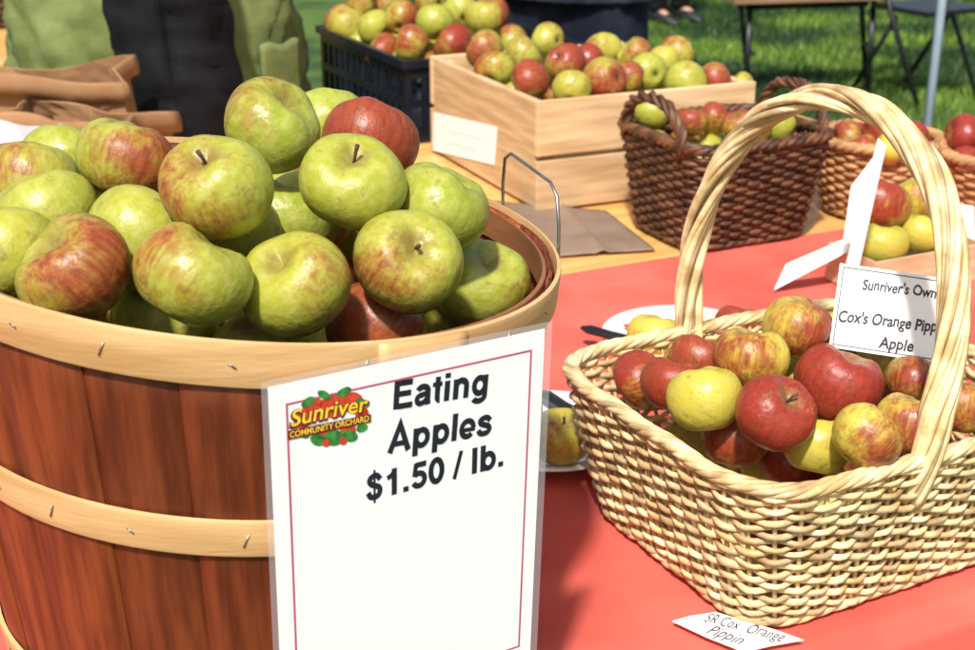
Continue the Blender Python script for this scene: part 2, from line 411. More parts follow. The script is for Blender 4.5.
def bkeep(p, r, T):
    rho = math.hypot(p.x-BC.x, p.y-BC.y); lim = BR - (.022 if p.x > BC.x else .004)
    if p.z - rz_ < .9*r and rho + r > lim: return T + (.004 if p.y < BC.y else -.004)
    return T
G1 = 'eating apples heaped in the bushel basket'
bush = [
 (127,160,50,(.35,.58,.10),'brown-blushed green apple high on the left of the bushel heap',(.3,.3,.9),(.75,-.5,-.5),False),
 (217,188,53,(.45,.54,.1),'green apple with reddish streaks and a stem hollow, left of the bushel centre',(-.2,-.42,.9),(-.9,-.2,-.3),True),
 (272,126,49,(.25,.40,.2),'green apple at the very top of the bushel heap',(.6,-.2,.7),(-.3,-.3,1),False),
 (370,142,51,(.4,.84,.45),'dark red apple at the top right of the bushel heap',(.2,.4,.9),(0,-.4,1),False),
 (353,182,54,(.4,.16,.1),'bright green apple with its stem up, below the dark red one',(.12,-.45,.9),(.9,.2,-.2),True),
 (408,262,56,(.45,.42,.1),'pale green apple with a dark stem pointing forward, right of the bushel centre',(.30,-.62,.66),(-.7,-.2,-.9),True),
 (440,208,43,(.3,.26,.1),'green apple behind the stemmed one at the right back of the bushel basket',(.5,.1,.8),(0,.5,1),False),
 (295,285,55,(.5,.32,.1),'yellow-green apple at the front centre of the bushel heap',(-.35,-.45,.85),(.9,.1,-.3),False),
 (193,276,51,(.4,.38,.1),'green apple in the front row under the streaked apple of the bushel heap',(.5,.3,.8),(-.6,-.4,.2),False),
 (138,238,42,(.45,.16,.1),'yellow-green apple wedged in the left of the bushel heap',(.4,.6,.5),(0,.6,1),False,.03),
 (75,270,53,(.45,.58,.12),'red-flushed apple at the front left of the bushel heap',(-.55,-.3,.8),(.75,-.5,.2),False),
 (47,214,46,(.4,.32,.1),'green apple at the left side of the bushel heap, above the red-flushed one',(-.3,.1,.9),(0,.2,-.6),False),
 (10,258,40,(.55,.10,.1),'pale green apple cut by the left edge of the picture',(-.4,.4,.6),(0,.2,-.6),False),
 (165,318,46,(.45,.20,.1),'green apple half hidden by the front rim of the bushel basket',(.1,-.1,1),(0,.4,-.6),False,.06),
 (375,330,46,(.6,.72,.1),'orange-red apple peeping over the front rim beside the sheet sign',(.4,.6,.6),(0,-.4,.8),False,.06),
 (480,284,44,(.35,.30,.1),'green russet-marked apple at the right rim of the bushel basket',(.25,-.35,.9),(.5,.4,-.6),False),
 (66,168,34,(.35,.15,.2),'green apple behind the brown-blushed one at the far left of the bushel heap',(.1,.6,.7),(0,.4,-.6),False,.03),
 (30,187,33,(.5,.40,.2),'small green apple at the back left rim of the bushel basket',(.1,.6,.7),(0,.4,.6),False,.02),
 (290,220,42,(.25,.20,.3),'shaded green apple deep in the middle of the bushel heap',(.1,.4,1),(0,.4,.6),False,.05),
 (327,125,34,(.35,.15,.3),'green apple behind the top one and left of the dark red one',(.1,.4,1),(0,.4,.6),False,.04),
 (398,210,40,(.35,.30,.3),'green apple squeezed between the bright green one and the stemmed one',(.1,.6,.7),(0,.4,.6),False,.05),
 (105,306,42,(.55,.45,.2),'blushed apple low behind the front rim at the left of the bushel basket',(.1,.6,.7),(0,-.4,.6),False,.06),
 (240,322,42,(.45,.26,.2),'green apple low behind the front rim, between two front-row apples',(.1,.6,.7),(0,.4,.6),False,.06),
 (438,316,42,(.45,.3,.2),'green apple low behind the front rim near the right corner of the sheet sign',(.1,.6,.7),(0,.4,.6),False,.06),
 (228,232,42,(.3,.3,.2),'shaded green apple in the gap under the streaked apple of the bushel heap',(.1,.6,.7),(0,.4,.6),False,.05),
]
out = heap(bush, bsurf, G1, .05, rmin=.034, keep=bkeep, ys=.72)
pts = []
for lay in range(3):
    for i in range(-4, 5):
        for j in range(-4, 5):
            x = (i+.5*(j % 2))*.068+.02*lay; y = j*.060+.012*lay
            rho = math.hypot(x, y)
            if rho < (.160 if x < .05 else .140): pts.append((BC.x+x, BC.y+y, rz_ - .002 - lay*.042 - (rho/.2)**2*.05 - TILT*BH*x*.7))
fill(out, pts, .034, [(.3, .2, .2), (.3, .4, .2), (.2, .1, .1)], 'apple buried under the top layer of the bushel heap', G1, .84)
# ---------------------------------------------------------------- flat lettering helpers
def text_raw(body, offset=0.0, shear=0.0):
    cu = bpy.data.curves.new('t', 'FONT'); cu.body = body; cu.size = 1; cu.offset = offset; cu.shear = shear; cu.resolution_u = 4
    ob = bpy.data.objects.new('t', cu); C.objects.link(ob); dg = bpy.context.evaluated_depsgraph_get(); dg.update()
    me = bpy.data.meshes.new_from_object(ob.evaluated_get(dg)); v = [x.co.copy() for x in me.vertices]; f = [tuple(p.vertices) for p in me.polygons]
    bpy.data.objects.remove(ob); bpy.data.meshes.remove(me); return v, f
capv = max(p.y for p in text_raw('E')[0])
def place_text(v, f, cap, pl, L, Rr, hpx, m, parent, off, name, arch=0, wob=0):
    x0 = min(p.x for p in v); x1 = max(p.x for p in v)
    A = pl.hit(*L, off); Bq = pl.hit(*Rr, off); ux = Bq-A; wd = ux.length; un = ux.normalized(); up = pl.n.cross(un).normalized()
    dep = (A-CAM).dot(FW); sy = hpx*dep/F/abs(up.dot(UP))/cap
    mb = MB(); V = []
    for p in v:
        s = (p.x-x0)/(x1-x0); wy = wob*noise.noise(Vector((p.x*1.6, 3.3, 1.7))) if wob else 0
        V.append(A + un*(s*wd) + up*((p.y+wy)*sy + arch*wd*(1-(2*s-1)**2)) + pl.n*p.z)
    mb.add(V, f); return mb.build(name, m, parent, False)
def fit_text(pl, body, L, Rr, hpx, m, parent, off=.0002, bold=0.0, shear=0.0, name='lettering', arch=0, wob=0):
    v, f = text_raw(body, bold, shear); return place_text(v, f, capv, pl, L, Rr, hpx, m, parent, off, name, arch, wob)
def arc(cx, cy, rx, ry, a0, a1, n=22): return [(cx+rx*math.cos(math.radians(a0+(a1-a0)*i/n)), cy+ry*math.sin(math.radians(a0+(a1-a0)*i/n))) for i in range(n+1)]
def spl(p, n=6):
    o = []; q = [p[0]]+p+[p[-1]]
    for i in range(1, len(q)-2):
        for k in range(n):
            t = k/n; o.append(tuple(.5*(2*q[i][c]+(q[i+1][c]-q[i-1][c])*t+(2*q[i-1][c]-5*q[i][c]+4*q[i+1][c]-q[i+2][c])*t*t+(3*q[i][c]-q[i-1][c]-3*q[i+1][c]+q[i+2][c])*t**3) for c in (0, 1)))
    return o+[p[-1]]
SP = [(.455, .375), (.37, .455), (.27, .470), (.155, .435), (.125, .375), (.18, .315), (.29, .275), (.41, .23), (.445, .155), (.385, .075), (.27, .052), (.15, .075), (.08, .165)]
W = .155
GL = {
 'E': (.667, [([(.145, 0), (.145, .716)], W), ([(.2, .648), (.615, .648)], .136), ([(.2, .378), (.58, .378)], .13), ([(.2, .068), (.635, .068)], .136)]),
 'a': (.556, [(arc(.275, .345, .16, .125, 160, 0)+[(.435, .12), (.455, 0)], .142), ([(.435, .305), (.33, .28), (.24, .262)]+arc(.215, .155, .115, .105, 85, 285)+[(.33, .075), (.43, .17)], .125)]),
 't': (.333, [([(.175, .66), (.175, .16)]+arc(.255, .15, .08, .09, 180, 275), .145), ([(.02, .468), (.315, .468)], .105)]),
 'i': (.278, [([(.14, 0), (.14, .519)], W), ([(.14, .59), (.14, .716)], W)]),
 'n': (.611, [([(.14, 0), (.14, .519)], W), (arc(.305, .315, .165, .155, 175, 0)+[(.47, 0)], .148)]),
 'g': (.611, [(arc(.285, .265, .175, .20, 0, 360), .138), ([(.475, .519), (.475, .02)]+arc(.285, -.02, .19, .125, 0, -155), .14)]),
 'A': (.722, [([(.075, 0), (.362, .70), (.648, 0)], .155), ([(.2, .215), (.52, .215)], .125)]),
 'p': (.611, [([(.14, .519), (.14, -.2)], W), (arc(.325, .26, .178, .20, 0, 360), .138)]),
 'l': (.278, [([(.14, 0), (.14, .716)], W)]),
 'e': (.556, [(arc(.28, .26, .19, .205, -42, -360, 30), .138), ([(.13, .232), (.525, .232)], .095)]),
 's': (.556, [(spl(SP), .135)]),
 '$': (.556, [(spl([(x, .068+(y-.052)*1.38) for x, y in SP]), .14), ([(.275, -.09), (.275, .80)], .055)]),
 '1': (.556, [([(.33, 0), (.33, .716)], .148), ([(.33, .63), (.23, .53), (.11, .49)], .12)]),
 '.': (.278, [([(.14, 0), (.14, .14)], W)]),
 '5': (.556, [([(.50, .645), (.165, .645)], .13), ([(.19, .69), (.13, .335)], .124), (arc(.275, .235, .183, .172, 140, -158), .14)]),
 '0': (.556, [(arc(.28, .355, .178, .295, 0, 360, 32), .146)]),
 '/': (.278, [([(.03, -.012), (.25, .728)], .105)]),
 'b': (.611, [([(.14, 0), (.14, .716)], W), (arc(.325, .26, .178, .20, 0, 360), .138)]),
 ' ': (.278, [])}
def bold_text(body):
    v = []; f = []; x = 0; k = 0
    for ch in body:
        adv, strokes = GL[ch]
        for pts_, wd in strokes:
            wd = wd + .014
            k += 1; z = .00003*(k % 7); n = len(pts_); closed = n > 4 and math.dist(pts_[0], pts_[-1]) < 1e-4
            if closed: pts_ = pts_[:-1]; n -= 1
            b = len(v)
            for i in range(n):
                def dr(a, c): q = (pts_[c][0]-pts_[a][0], pts_[c][1]-pts_[a][1]); l = math.hypot(*q) or 1; return (q[0]/l, q[1]/l)
                d1 = dr((i-1) % n, i) if (closed or i > 0) else dr(0, 1); d2 = dr(i, (i+1) % n) if (closed or i < n-1) else dr(n-2, n-1)
                nx, ny = -(d1[1]+d2[1]), d1[0]+d2[0]; l = math.hypot(nx, ny); nx /= l; ny /= l
                c = max(.45, nx*-d1[1]+ny*d1[0]); h = wd/2/c
                v += [Vector((x+pts_[i][0]+nx*h, pts_[i][1]+ny*h, z)), Vector((x+pts_[i][0]-nx*h, pts_[i][1]-ny*h, z))]
            for i in range(n if closed else n-1):
                j = (i+1) % n; f.append((b+2*i, b+2*i+1, b+2*j+1, b+2*j))
        x += adv
    return v, f
def sign_text(pl, body, L, Rr, hpx, m, parent):
    v, f = bold_text(body); return place_text(v, f, .716, pl, L, Rr, hpx, m, parent, .00015, 'lettering')
def blob(mb, pl, px, py, rx, ry, off, n=18, rot=0):
    c, s = math.cos(rot), math.sin(rot); V = [pl.hit(px+(rx*math.cos(2*PI*k/n)*c-ry*math.sin(2*PI*k/n)*s), py+(rx*math.cos(2*PI*k/n)*s+ry*math.sin(2*PI*k/n)*c), off) for k in range(n)]
    mb.add(V, [tuple(range(n))[::-1]])
def sheet(corners, th, n):
    mb = MB(); n = Vector(n).normalized(); b = [Vector(c)-n*th for c in corners]; k = len(corners)
    mb.add(list(corners)+b, [tuple(range(k)), tuple(range(2*k-1, k-1, -1))]+[(i, k+i, k+(i+1) % k, (i+1) % k) for i in range(k)]); return mb
def scribble(pl, L, Rr, amp, waves, m, parent, off=.0008, r=.0005, seed=1):
    random.seed(seed); mb = MB(); n = waves*8; pts = []
    for i in range(n+1):
        s = i/n; x = L[0]+(Rr[0]-L[0])*s + amp*.5*math.cos(s*waves*2*PI); y = L[1]+(Rr[1]-L[1])*s + amp*(.5+.5*math.sin(s*9+seed))*math.sin(s*waves*2*PI)
        pts.append(pl.hit(x, y, off))
    mb.tube(pts, r, 4); return mb.build('handwriting', m, parent)
# ---------------------------------------------------------------- sheet sign
sy = math.radians(30); sn = Vector((math.sin(sy), -math.cos(sy), 0)); spn = (sn + Vector((0, 0, -.05))).normalized()
sp0 = Vector((BC.x, BC.y, 1.071)) + sn*.2195
PL = Plane(sp0, spn)
TL = PL.hit(268, 388); TR = PL.hit(545, 330); U = (TR-TL); Wd = U.length; U = Vector((U.x, U.y, 0)).normalized(); Dn = -(spn.cross(U)).normalized()
Hs = Wd*1.36
sg = thing('price_sign', 'white laminated price sheet reading Eating Apples, hung on the front of the bushel basket', 'sign', TL + Dn*Hs + U*Wd/2)
def SQ(u, v, off=0): return TL + U*u + Dn*v + spn*off
sheet([SQ(0, Hs), SQ(Wd, Hs), SQ(Wd, 0), SQ(0, 0)], .0004, spn).build('paper', m_paper, sg, False)
e = .0035
sheet([SQ(-e, Hs+e, -.0008), SQ(Wd+e*1.6, Hs+e, -.0008), SQ(Wd+e*1.6, -e, -.0008), SQ(-e, -e, -.0008)], .0004, spn).build('plastic_sleeve', m_plastic, sg, False)
bd = MB(); lw = .0013; i0 = .0095; i1 = Wd-.0085; j0 = .0115; j1 = Hs-.011
for (a, b_, c, d) in ((i0, j0, i1, j0+lw), (i0, j1-lw, i1, j1), (i0, j0+lw, i0+lw, j1-lw), (i1-lw, j0+lw, i1, j1-lw)):
    bd.add([SQ(a, d, .00015), SQ(c, d, .00015), SQ(c, b_, .00015), SQ(a, b_, .00015)], [(0, 1, 2, 3)])
bd.build('border', m_mauve, sg, False)
sign_text(PL, 'Eating', (393, 410), (487, 394), 29, m_ink, sg)
sign_text(PL, 'Apples', (387, 454), (491, 434), 29, m_ink, sg)
sign_text(PL, '$1.50 / lb.', (366, 502), (503, 466), 28, m_ink, sg)
lg = MB()
for k, (x, y, rx, ry) in enumerate(((315, 410, 13, 12), (334, 406, 13, 13), (353, 403, 11, 11), (302, 420, 9, 9), (362, 414, 7, 8), (320, 432, 9, 8), (348, 430, 8, 8))): blob(lg, PL, x, y, rx, ry, .00010+.00002*k)
logo = lg.build('logo', m_lred, sg, False)
lf = MB()
for k, (x, y, rx, ry, r) in enumerate(((318, 440, 8, 6, .3), (334, 438, 10, 8, -.2), (350, 436, 8, 6, .2), (308, 402, 8, 4, -.6), (344, 392, 8, 4, -.5), (324, 395, 7, 4, .5), (363, 403, 7, 4, .4), (304, 434, 6, 4, .4), (362, 428, 6, 4, -.4))): blob(lf, PL, x, y, rx, ry, .00026+.00002*k, 14, r)
lf.build('logo_leaf', m_lgreen, logo, False)
for (x, y, rx, ry) in ((326, 443, 4, 4), (343, 441, 4, 4), (318, 402, 4, 3)):
    lr = MB(); blob(lr, PL, x, y, rx, ry, .00046, 12); lr.build('logo_fruit', m_lred, logo, False)
fit_text(PL, 'Sunriver', (289, 429), (370, 412), 17, m_ldark, logo, .00050, .05, .15, 'logo_lettering_shadow', .02)
fit_text(PL, 'Sunriver', (291, 427), (368, 411), 16, m_lyel, logo, .00055, .012, .15, 'logo_lettering', .02)
bar = MB(); bar.add([PL.hit(288, 440, .00060), PL.hit(371, 422, .00060), PL.hit(371, 414, .00060), PL.hit(288, 431, .00060)], [(0, 1, 2, 3)]); bar.build('logo_band', m_ldark, logo, False)
fit_text(PL, 'COMMUNITY ORCHARD', (290, 438), (369, 421), 6, m_lyel, logo, .00065, .012, 0, 'logo_lettering', .0)
# ---------------------------------------------------------------- woven baskets
_rc = {}
def ring(A, B, n, M):
    key = (round(A, 5), round(B, 5), round(n, 3), M)
    if key in _rc: return _rc[key]
    d = []
    for k in range(720):
        t = 2*PI*k/720; c, s = math.cos(t), math.sin(t)
        d.append((A*math.copysign(abs(c)**(2/n), c), B*math.copysign(abs(s)**(2/n), s)))
    d = np.array(d); seg = np.hypot(*(np.roll(d, -1, 0)-d).T); cum = np.concatenate([[0], np.cumsum(seg)]); dd = np.vstack([d, d[:1]])
    s = np.linspace(0, cum[-1], M, endpoint=False); x = np.interp(s, cum, dd[:, 0]); y = np.interp(s, cum, dd[:, 1])
    tx = np.roll(x, -1)-np.roll(x, 1); ty = np.roll(y, -1)-np.roll(y, 1); L = np.hypot(tx, ty)
    _rc[key] = (np.stack([x, y], 1), np.stack([ty/L, -tx/L], 1)); return _rc[key]
def woven(root, A0, B0, A1, B1, H, nn_, NSt, rows, rr, dd, m, rimr=.006, rimh=.007, flare=.8, seed=0, K=4, base_roll=True, rs=4, slant=.055, shear=(0, 0), irr=1.0):
    random.seed(seed); body = MB(); M = NSt*K
    n0, n1 = nn_ if hasattr(nn_, '__len__') else (nn_, nn_)
    def R(t, M):
        q = t**flare; p, nn = ring(A0+(A1-A0)*q, B0+(B1-B0)*q, n0+(n1-n0)*q, M); return p + np.array(shear)*q, nn
    for r in range(rows):
        t = (r+.5)/rows; p, nn = R(t, M); tn = random.uniform(.15, .85); z = .006+(H-.008)*t; pts = []; rad = []
        jr = random.uniform(.9, 1.10)
        for i in range(M):
            o = dd*math.cos(PI*i/K + PI*r)*(1+.25*irr*noise.noise(Vector((i*.3, r*1.9, seed+2)))); zz = z + .0016*irr*noise.noise(Vector((p[i][0]*22, p[i][1]*22, r*.35))) + .0008*irr*noise.noise(Vector((i*.4, r*3.7, seed)))
            pts.append((p[i][0]+nn[i][0]*o, p[i][1]+nn[i][1]*o, zz)); rad.append(rr*jr*(1+.22*irr*noise.noise(Vector((i*.21, r*2.3, seed+4)))))
        base = len(body.v); body.tube(pts, rad, 6, True, tn)
        for i in range(M):
            tt = min(1, max(0, tn + .55*noise.noise(Vector((i*.13, r*1.7, seed)))))
            for k in range(6): body.t[base+i*6+k] = tt
    for s in range(NSt):
        pts = []
        for q in range(7):
            t = q/6; p, nn = R(t, M); pts.append((p[s*K][0], p[s*K][1], .004+(H-.004)*t))
        body.tube(pts, rr*.75, 5, False, random.uniform(.1, .5))
    body.build('woven_body', m, root, True, 0, True)
    def rope(t, z, Rr, sr, turns, strands, name):
        mb = MB(); N_ = 320; p, nn = R(t, N_)
        for k in range(strands):
            pts = []; rad = []; tn = .25+.5*random.random(); base = len(mb.v)
            for i in range(N_):
                a = 2*PI*(k/strands + turns*i/N_); o = Rr*math.cos(a); pts.append((p[i][0]+nn[i][0]*o, p[i][1]+nn[i][1]*o, z+Rr*.7*math.sin(a) + .0012*irr*noise.noise(Vector((i*.09, 2.2, seed)))))
                rad.append(sr*(1+.22*noise.noise(Vector((i*.17, k*5.1, seed)))))
            mb.tube(pts, rad, 6, True, tn)
            for i in range(N_):
                tt = min(1, max(0, tn+.6*noise.noise(Vector((i*.11, k*3.3, seed+9)))))
                for q in range(6): mb.t[base+i*6+q] = tt
        mb.build(name, m, root, True, 0, True)
    per = 4*(A1+B1)*.85
    rope(1.0, H+.001, rimh, rimr, int(per/slant), rs, 'rim')
    if base_roll: rope(0.0, rimr+.0035, rimh*.6, rimr*.85, int(per/.06), 3, 'base_roll')
    bs = MB(); p, nn = R(0.0, 60); bs.add([(x, y, .005) for x, y in p]+[(x, y, .008) for x, y in p], [tuple(range(59, -1, -1)), tuple(range(60, 120))]); bs.build('base', m, root, False, 0, True)
def strand_handle(path, root, R, sr, strands, turns, m, name='handle', seed=3, core=True, flat=1.0):
    random.seed(seed); mb = MB(); n = len(path); P_ = [Vector(p) for p in path]
    if core: mb.tube(P_, R*.62, 8, False, .05)
    for k in range(strands):
        pts = []; rad = []; jr = random.uniform(.88, 1.14); ph = random.uniform(-.12, .12); tn = random.uniform(.05, 1)
        tv = turns*random.uniform(.93, 1.07)
        for i in range(n):
            t = (P_[min(i+1, n-1)]-P_[max(i-1, 0)]).normalized(); u = Vector((1, 0, 0)); u = (u-t*u.dot(t)).normalized(); w_ = t.cross(u)
            s = i/(n-1); a = 2*PI*(k/strands+tv*s)+ph + .2*math.sin(s*11+k); q = R*jr*(1+.12*math.sin(s*7+k*2))
            pts.append(P_[i]+u*q*math.cos(a)+w_*q*math.sin(a)*flat); rad.append(sr*jr*(1+.12*math.sin(s*23+k)))
        mb.tube(pts, rad, 6, False, tn)
    return mb.build(name, m, root, True, 0, True)
# pale willow basket
WY = math.radians(28); RW = Matrix.Rotation(WY, 3, 'Z')
WC = Vector((.290, 1.078, .7535)); WH = .133; wz = WC.z+WH
wb = thing('willow_basket', 'pale willow basket with a tall twisted hoop handle, at the right on the red cloth', 'basket', WC, WY)
woven(wb, .156, .122, .180, .156, WH, (8, 6), 58, 21, .0028, .0038, m_willow, .0032, .0047, .9, 1, rs=6, slant=.085, shear=(0, .012), irr=1.7)
path = []
for i in range(110):
    s = -.40 + (PI+.80)*i/109; path.append((-.019+.050*max(0, math.sin(s))*(1+math.cos(s))/2, .012-.158*math.cos(s), .176 + .208*math.sin(s)))
strand_handle(path, wb, .0098, .0031, 14, 2.1, m_willow, flat=.75)
def local(p, c, yaw):
    d = p-c; return d.x*math.cos(yaw)+d.y*math.sin(yaw), -d.x*math.sin(yaw)+d.y*math.cos(yaw)
def wsurf(p):
    u, v = local(p, WC, WY); v -= .01
    if abs(u) > .140 or abs(v) > .126: return None
    return wz - .002 + .056*(1-(u/.18)**2-(v/.17)**2)
G2 = 'apples heaped in the pale willow basket'
will = [
 (797,327,36,(.9,.66,.45),'red and yellow apple at the top of the willow basket heap',(.3,.1,.9),(.7,-.4,.2),False),
 (750,358,39,(.85,.52,.3),'yellow apple with a red cheek, left of the topmost apple in the willow basket',(.1,.3,1),(-.6,-.5,-.1),False),
 (705,398,40,(.75,.14,.1),'pale yellow-green apple at the left of the willow basket heap',(-.1,.4,1),(.4,.5,-.6),False),
 (775,413,42,(.7,.96,.9),'shiny deep red apple at the front of the willow basket heap',(.4,-.4,.75),(-.2,-.8,.5),True),
 (838,385,45,(.7,.86,.9),'large crimson apple in the middle of the willow basket heap',(.35,.1,.9),(-.5,-.8,.2),False),
 (866,437,36,(.85,.54,.4),'yellow-red apple behind the front rim, left of the willow basket handle',(.6,.3,.6),(.4,-.6,-.2),False),
 (910,424,34,(.85,.62,.4),'red-flushed yellow apple beside the front foot of the willow handle',(.3,.3,.9),(.4,-.7,-.2),False),
 (917,382,34,(.3,.55,.9),'dark red and green apple directly below the handwritten card',(.2,.4,.9),(0,-.3,1),False),
 (858,350,32,(.85,.66,.2),'orange apple at the left edge of the handwritten card',(.2,.4,.9),(0,-.3,1),False,.02),
 (673,384,30,(.8,.86,.7),'red apple mostly hidden behind the pale one at the left of the willow basket',(.2,.4,.9),(0,-.3,1),False,.02),
 (817,444,32,(.75,.25,.3),'yellow apple low between the deep red and the yellow-red apples',(.2,.4,.9),(.4,.3,1),False,.04),
 (793,464,30,(.8,.90,.9),'dark red apple low behind the front rim of the willow basket',(.2,.4,.9),(0,-.3,1),False,.05),
 (896,410,32,(.85,.82,.7),'red apple wedged between the crimson apple and the handle foot',(.2,.4,.9),(0,-.3,1),False,.03),
 (735,440,32,(.85,.68,.4),'red-cheeked apple low at the left front rim of the willow basket',(.2,.4,.9),(0,-.3,1),False,.05),
 (884,368,31,(.8,.40,.3),'yellow apple in shade under the middle of the handwritten card',(.2,.4,.9),(0,.3,1),False,.03),
 (958,405,34,(.85,.6,.5),'red-yellow apple right of the willow handle at the picture edge',(.2,.4,.9),(0,.3,1),False),
 (700,362,31,(.8,.7,.5),'red-cheeked apple at the left back of the willow basket, beside the far handle foot',(.2,.4,.9),(0,-.3,1),False,.02),
]
out = heap(will, wsurf, G2, .06, rmin=.0285)
pts = []
for lay in range(2):
    for i in range(-3, 4):
        for j in range(-3, 4):
            u = (i+.5*(j % 2))*.057; v = j*.050+.01
            if abs(u) < .132-.01*lay and abs(v) < .116-.02*lay:
                q = WC + RW @ Vector((u, v, 0)); pts.append((q.x, q.y, wz-.010-.048*lay))
fill(out, pts, .029, [(.8, .5, .4), (.8, .9, .8), (.7, .2, .2)], 'apple buried under the top layer of the willow basket heap', G2, .80)
# dark brown wicker basket
DC = atz(692, 255, .752); DA, DB = .104, .085
DCc = DC + RZ @ Vector((DA, DB, 0)); DCc.z = .752; DH = .158
db = thing('wicker_basket', 'dark brown rectangular wicker basket with small end handles, in front of the wooden crate', 'basket', DCc, YAW)
woven(db, DA, DB, .124, .114, DH, 6, 40, 21, .0036, .0036, m_dwick, .0048, .0062, .8, 2)
for sx in (-1, 1):
    path = [(sx*(.124+.004*math.sin(PI*i/30)), -.075*math.cos(PI*i/30), DH-.012+.070*math.sin(PI*i/30)**.7) for i in range(31)]
    strand_handle(path, db, .0058, .0034, 7, 3, m_dwick, seed=5+sx)
def dsurf(p):
    u, v = local(p, DCc, YAW)
    if abs(u) > .100 or abs(v) > .092: return None
    return DCc.z+DH-.006 + .025*(1-(u/.14)**2-(v/.12)**2)
G3 = 'apples in the dark brown wicker basket'
dk = [(652,113,19,(.4,.25,.2),'green apple under the left handle of the dark wicker basket'),
 (690,122,18,(.7,.80,.5),'red apple right of the left handle in the dark wicker basket'),
 (714,118,17,(.8,.75,.5),'red apple at the middle back of the dark wicker basket'),
 (738,124,17,(.7,.85,.6),'red apple left of the pale handle in the dark wicker basket'),
 (780,126,18,(.4,.20,.2),'green apple at the right end of the dark wicker basket'),
 (760,124,16,(.8,.45,.3),'yellow-red apple seen through the pale hoop handle in the dark wicker basket')]
out = heap(dk, dsurf, G3, .05)
pts = [tuple(DCc + RZ @ Vector((u, v, DH-.035))) for u in (-.08, -.025, .03, .085) for v in (-.06, 0, .06)]
fill(out, pts, .029, [(.6, .6, .4), (.4, .2, .2)], 'apple lower down in the dark brown wicker basket', G3)
# round tan basket and the one at the right edge
def round_basket(px, b, label, r0, r1, H, m, seed):
    lo, hi = -1.0, 3.0
    for _ in range(50):
        a = (lo+hi)/2; p = tw(a, b, .751) - CAM; x = p.x/p.dot(FW)*F+487.5
        if x < px: lo = a
        else: hi = a
    c = tw(a, b, .7525); t = thing('round_basket', label, 'basket', c, YAW)
    woven(t, r0, r0, r1, r1, H, 2, 30, 15, .0040, .0036, m, .005, .0065, .7, seed); return c
RC1 = round_basket(871, .93, 'round tan wicker basket of red apples, right of the dark wicker basket', .074, .094, .118, m_twick, 3)
def rsurf(c, r, H):
    def f(p):
        q = math.hypot(p.x-c.x, p.y-c.y)
        return None if q > r*.80 else c.z+H+.002+.040*(1-(q/r)**2)
    return f
def rfill(c, r, H, out, label, group):
    pts = [(c.x+q*math.cos(a), c.y+q*math.sin(a), c.z+H-.012) for q, n_ in ((0, 1), (r*.62, 7)) for a in [2*PI*k/n_ for k in range(n_)]]
    fill(out, pts, .028, [(.6, .95, .9), (.7, .85, .8), (.6, .95, .9)], label, group, .8)
G4 = 'apples in the round tan basket'
o4 = heap([(880,130,20,(.5,.97,.95),'dark purple-red apple at the top of the round tan basket'),
 (848,138,18,(.6,.92,.9),'dark red apple at the left of the round tan basket'),
 (912,138,18,(.6,.92,.9),'red apple at the right of the round tan basket'),
 (890,148,17,(.9,.15,.2),'yellow apple at the front of the round tan basket'),
 (862,150,17,(.8,.7,.6),'red-yellow apple at the left front of the round tan basket')], rsurf(RC1, .094, .118), G4, .05)
rfill(RC1, .094, .118, o4, 'apple lower down in the round tan basket', G4)
RC2 = round_basket(1000, .78, 'round tan wicker basket of dark red apples cut by the right picture edge', .075, .100, .112, m_twick, 4)
G5 = 'apples in the basket at the right picture edge'
o5 = heap([(964,135,22,(.6,.97,.95),'dark red apple at the upper right picture edge'),
 (968,164,20,(.6,.98,.8),'deep red apple below another at the right picture edge'),
 (998,150,21,(.8,.85,.8),'red apple just past the right picture edge')], rsurf(RC2, .100, .112), G5, .05)
rfill(RC2, .100, .112, o5, 'apple lower down in the basket at the right picture edge', G5)
# ---------------------------------------------------------------- wooden crate
KY = math.radians(24); KC = Vector((.08, 2.085, .7505)); KL, KB, KH = .40, .455, .178
kc = thing('wooden_crate', 'pale wooden crate with a paper label on its end, heaped with red and green apples', 'crate', KC, KY)
def kboard(x0, x1, y0, y1, z0, z1, mb, tn): mb.box(((x0+x1)/2, (y0+y1)/2, (z0+z1)/2), ((x1-x0)/2, (y1-y0)/2, (z1-z0)/2), None, tn)
for k, x in enumerate((0, KL-.014)):
    mb = MB(); kboard(x, x+.014, .0135, KB-.0135, .006, KH, mb, .35+.3*k); mb.build('end_panel', m_crate, kc, False, .0015, True)
for y in (0, KB-.012):
    mb = MB(); kboard(-.002, KL+.002, y, y+.012, .004, .084, mb, .45); kboard(-.002, KL+.002, y, y+.012, .092, KH+.002, mb, .75); mb.build('side_panel', m_crate, kc, False, .0015, True)
for x in (.0155, KL-.0355):
    for y in (.0135, KB-.0335):
        mb = MB(); kboard(x, x+.02, y, y+.02, .012, KH-.006, mb, .5); mb.build('corner_post', m_crate, kc, False, .0015, True)
mb = MB(); kboard(.0155, KL-.0155, .0135, KB-.0135, .002, .010, mb, .4); mb.build('base', m_crate, kc, False, .001, True)
kn = Vector((-math.cos(KY), -math.sin(KY), 0)); KP = Plane(KC, kn)
lab = sheet([KP.hit(431, 150, .0016), KP.hit(494, 165, .0016), KP.hit(497, 127, .0016), KP.hit(434, 112, .0016)], .001, kn).build('label', m_paper, kc, False)
for k in range(2): scribble(KP, (446, 131+k*11), (482-k*6, 139+k*12), 1.8, 8, m_blue_pen, lab, .0019, .0005, k+3)
def ksurf(p):
    u, v = local(p, KC, KY)
    if u < .045 or u > KL-.045 or v < .045 or v > KB-.045: return None
    return KC.z+KH-.004+.035*(1-((u-KL/2)/KL*2)**2*.5-((v-KB/2)/KB*2)**2*.5)
G6 = 'apples heaped in the wooden crate'
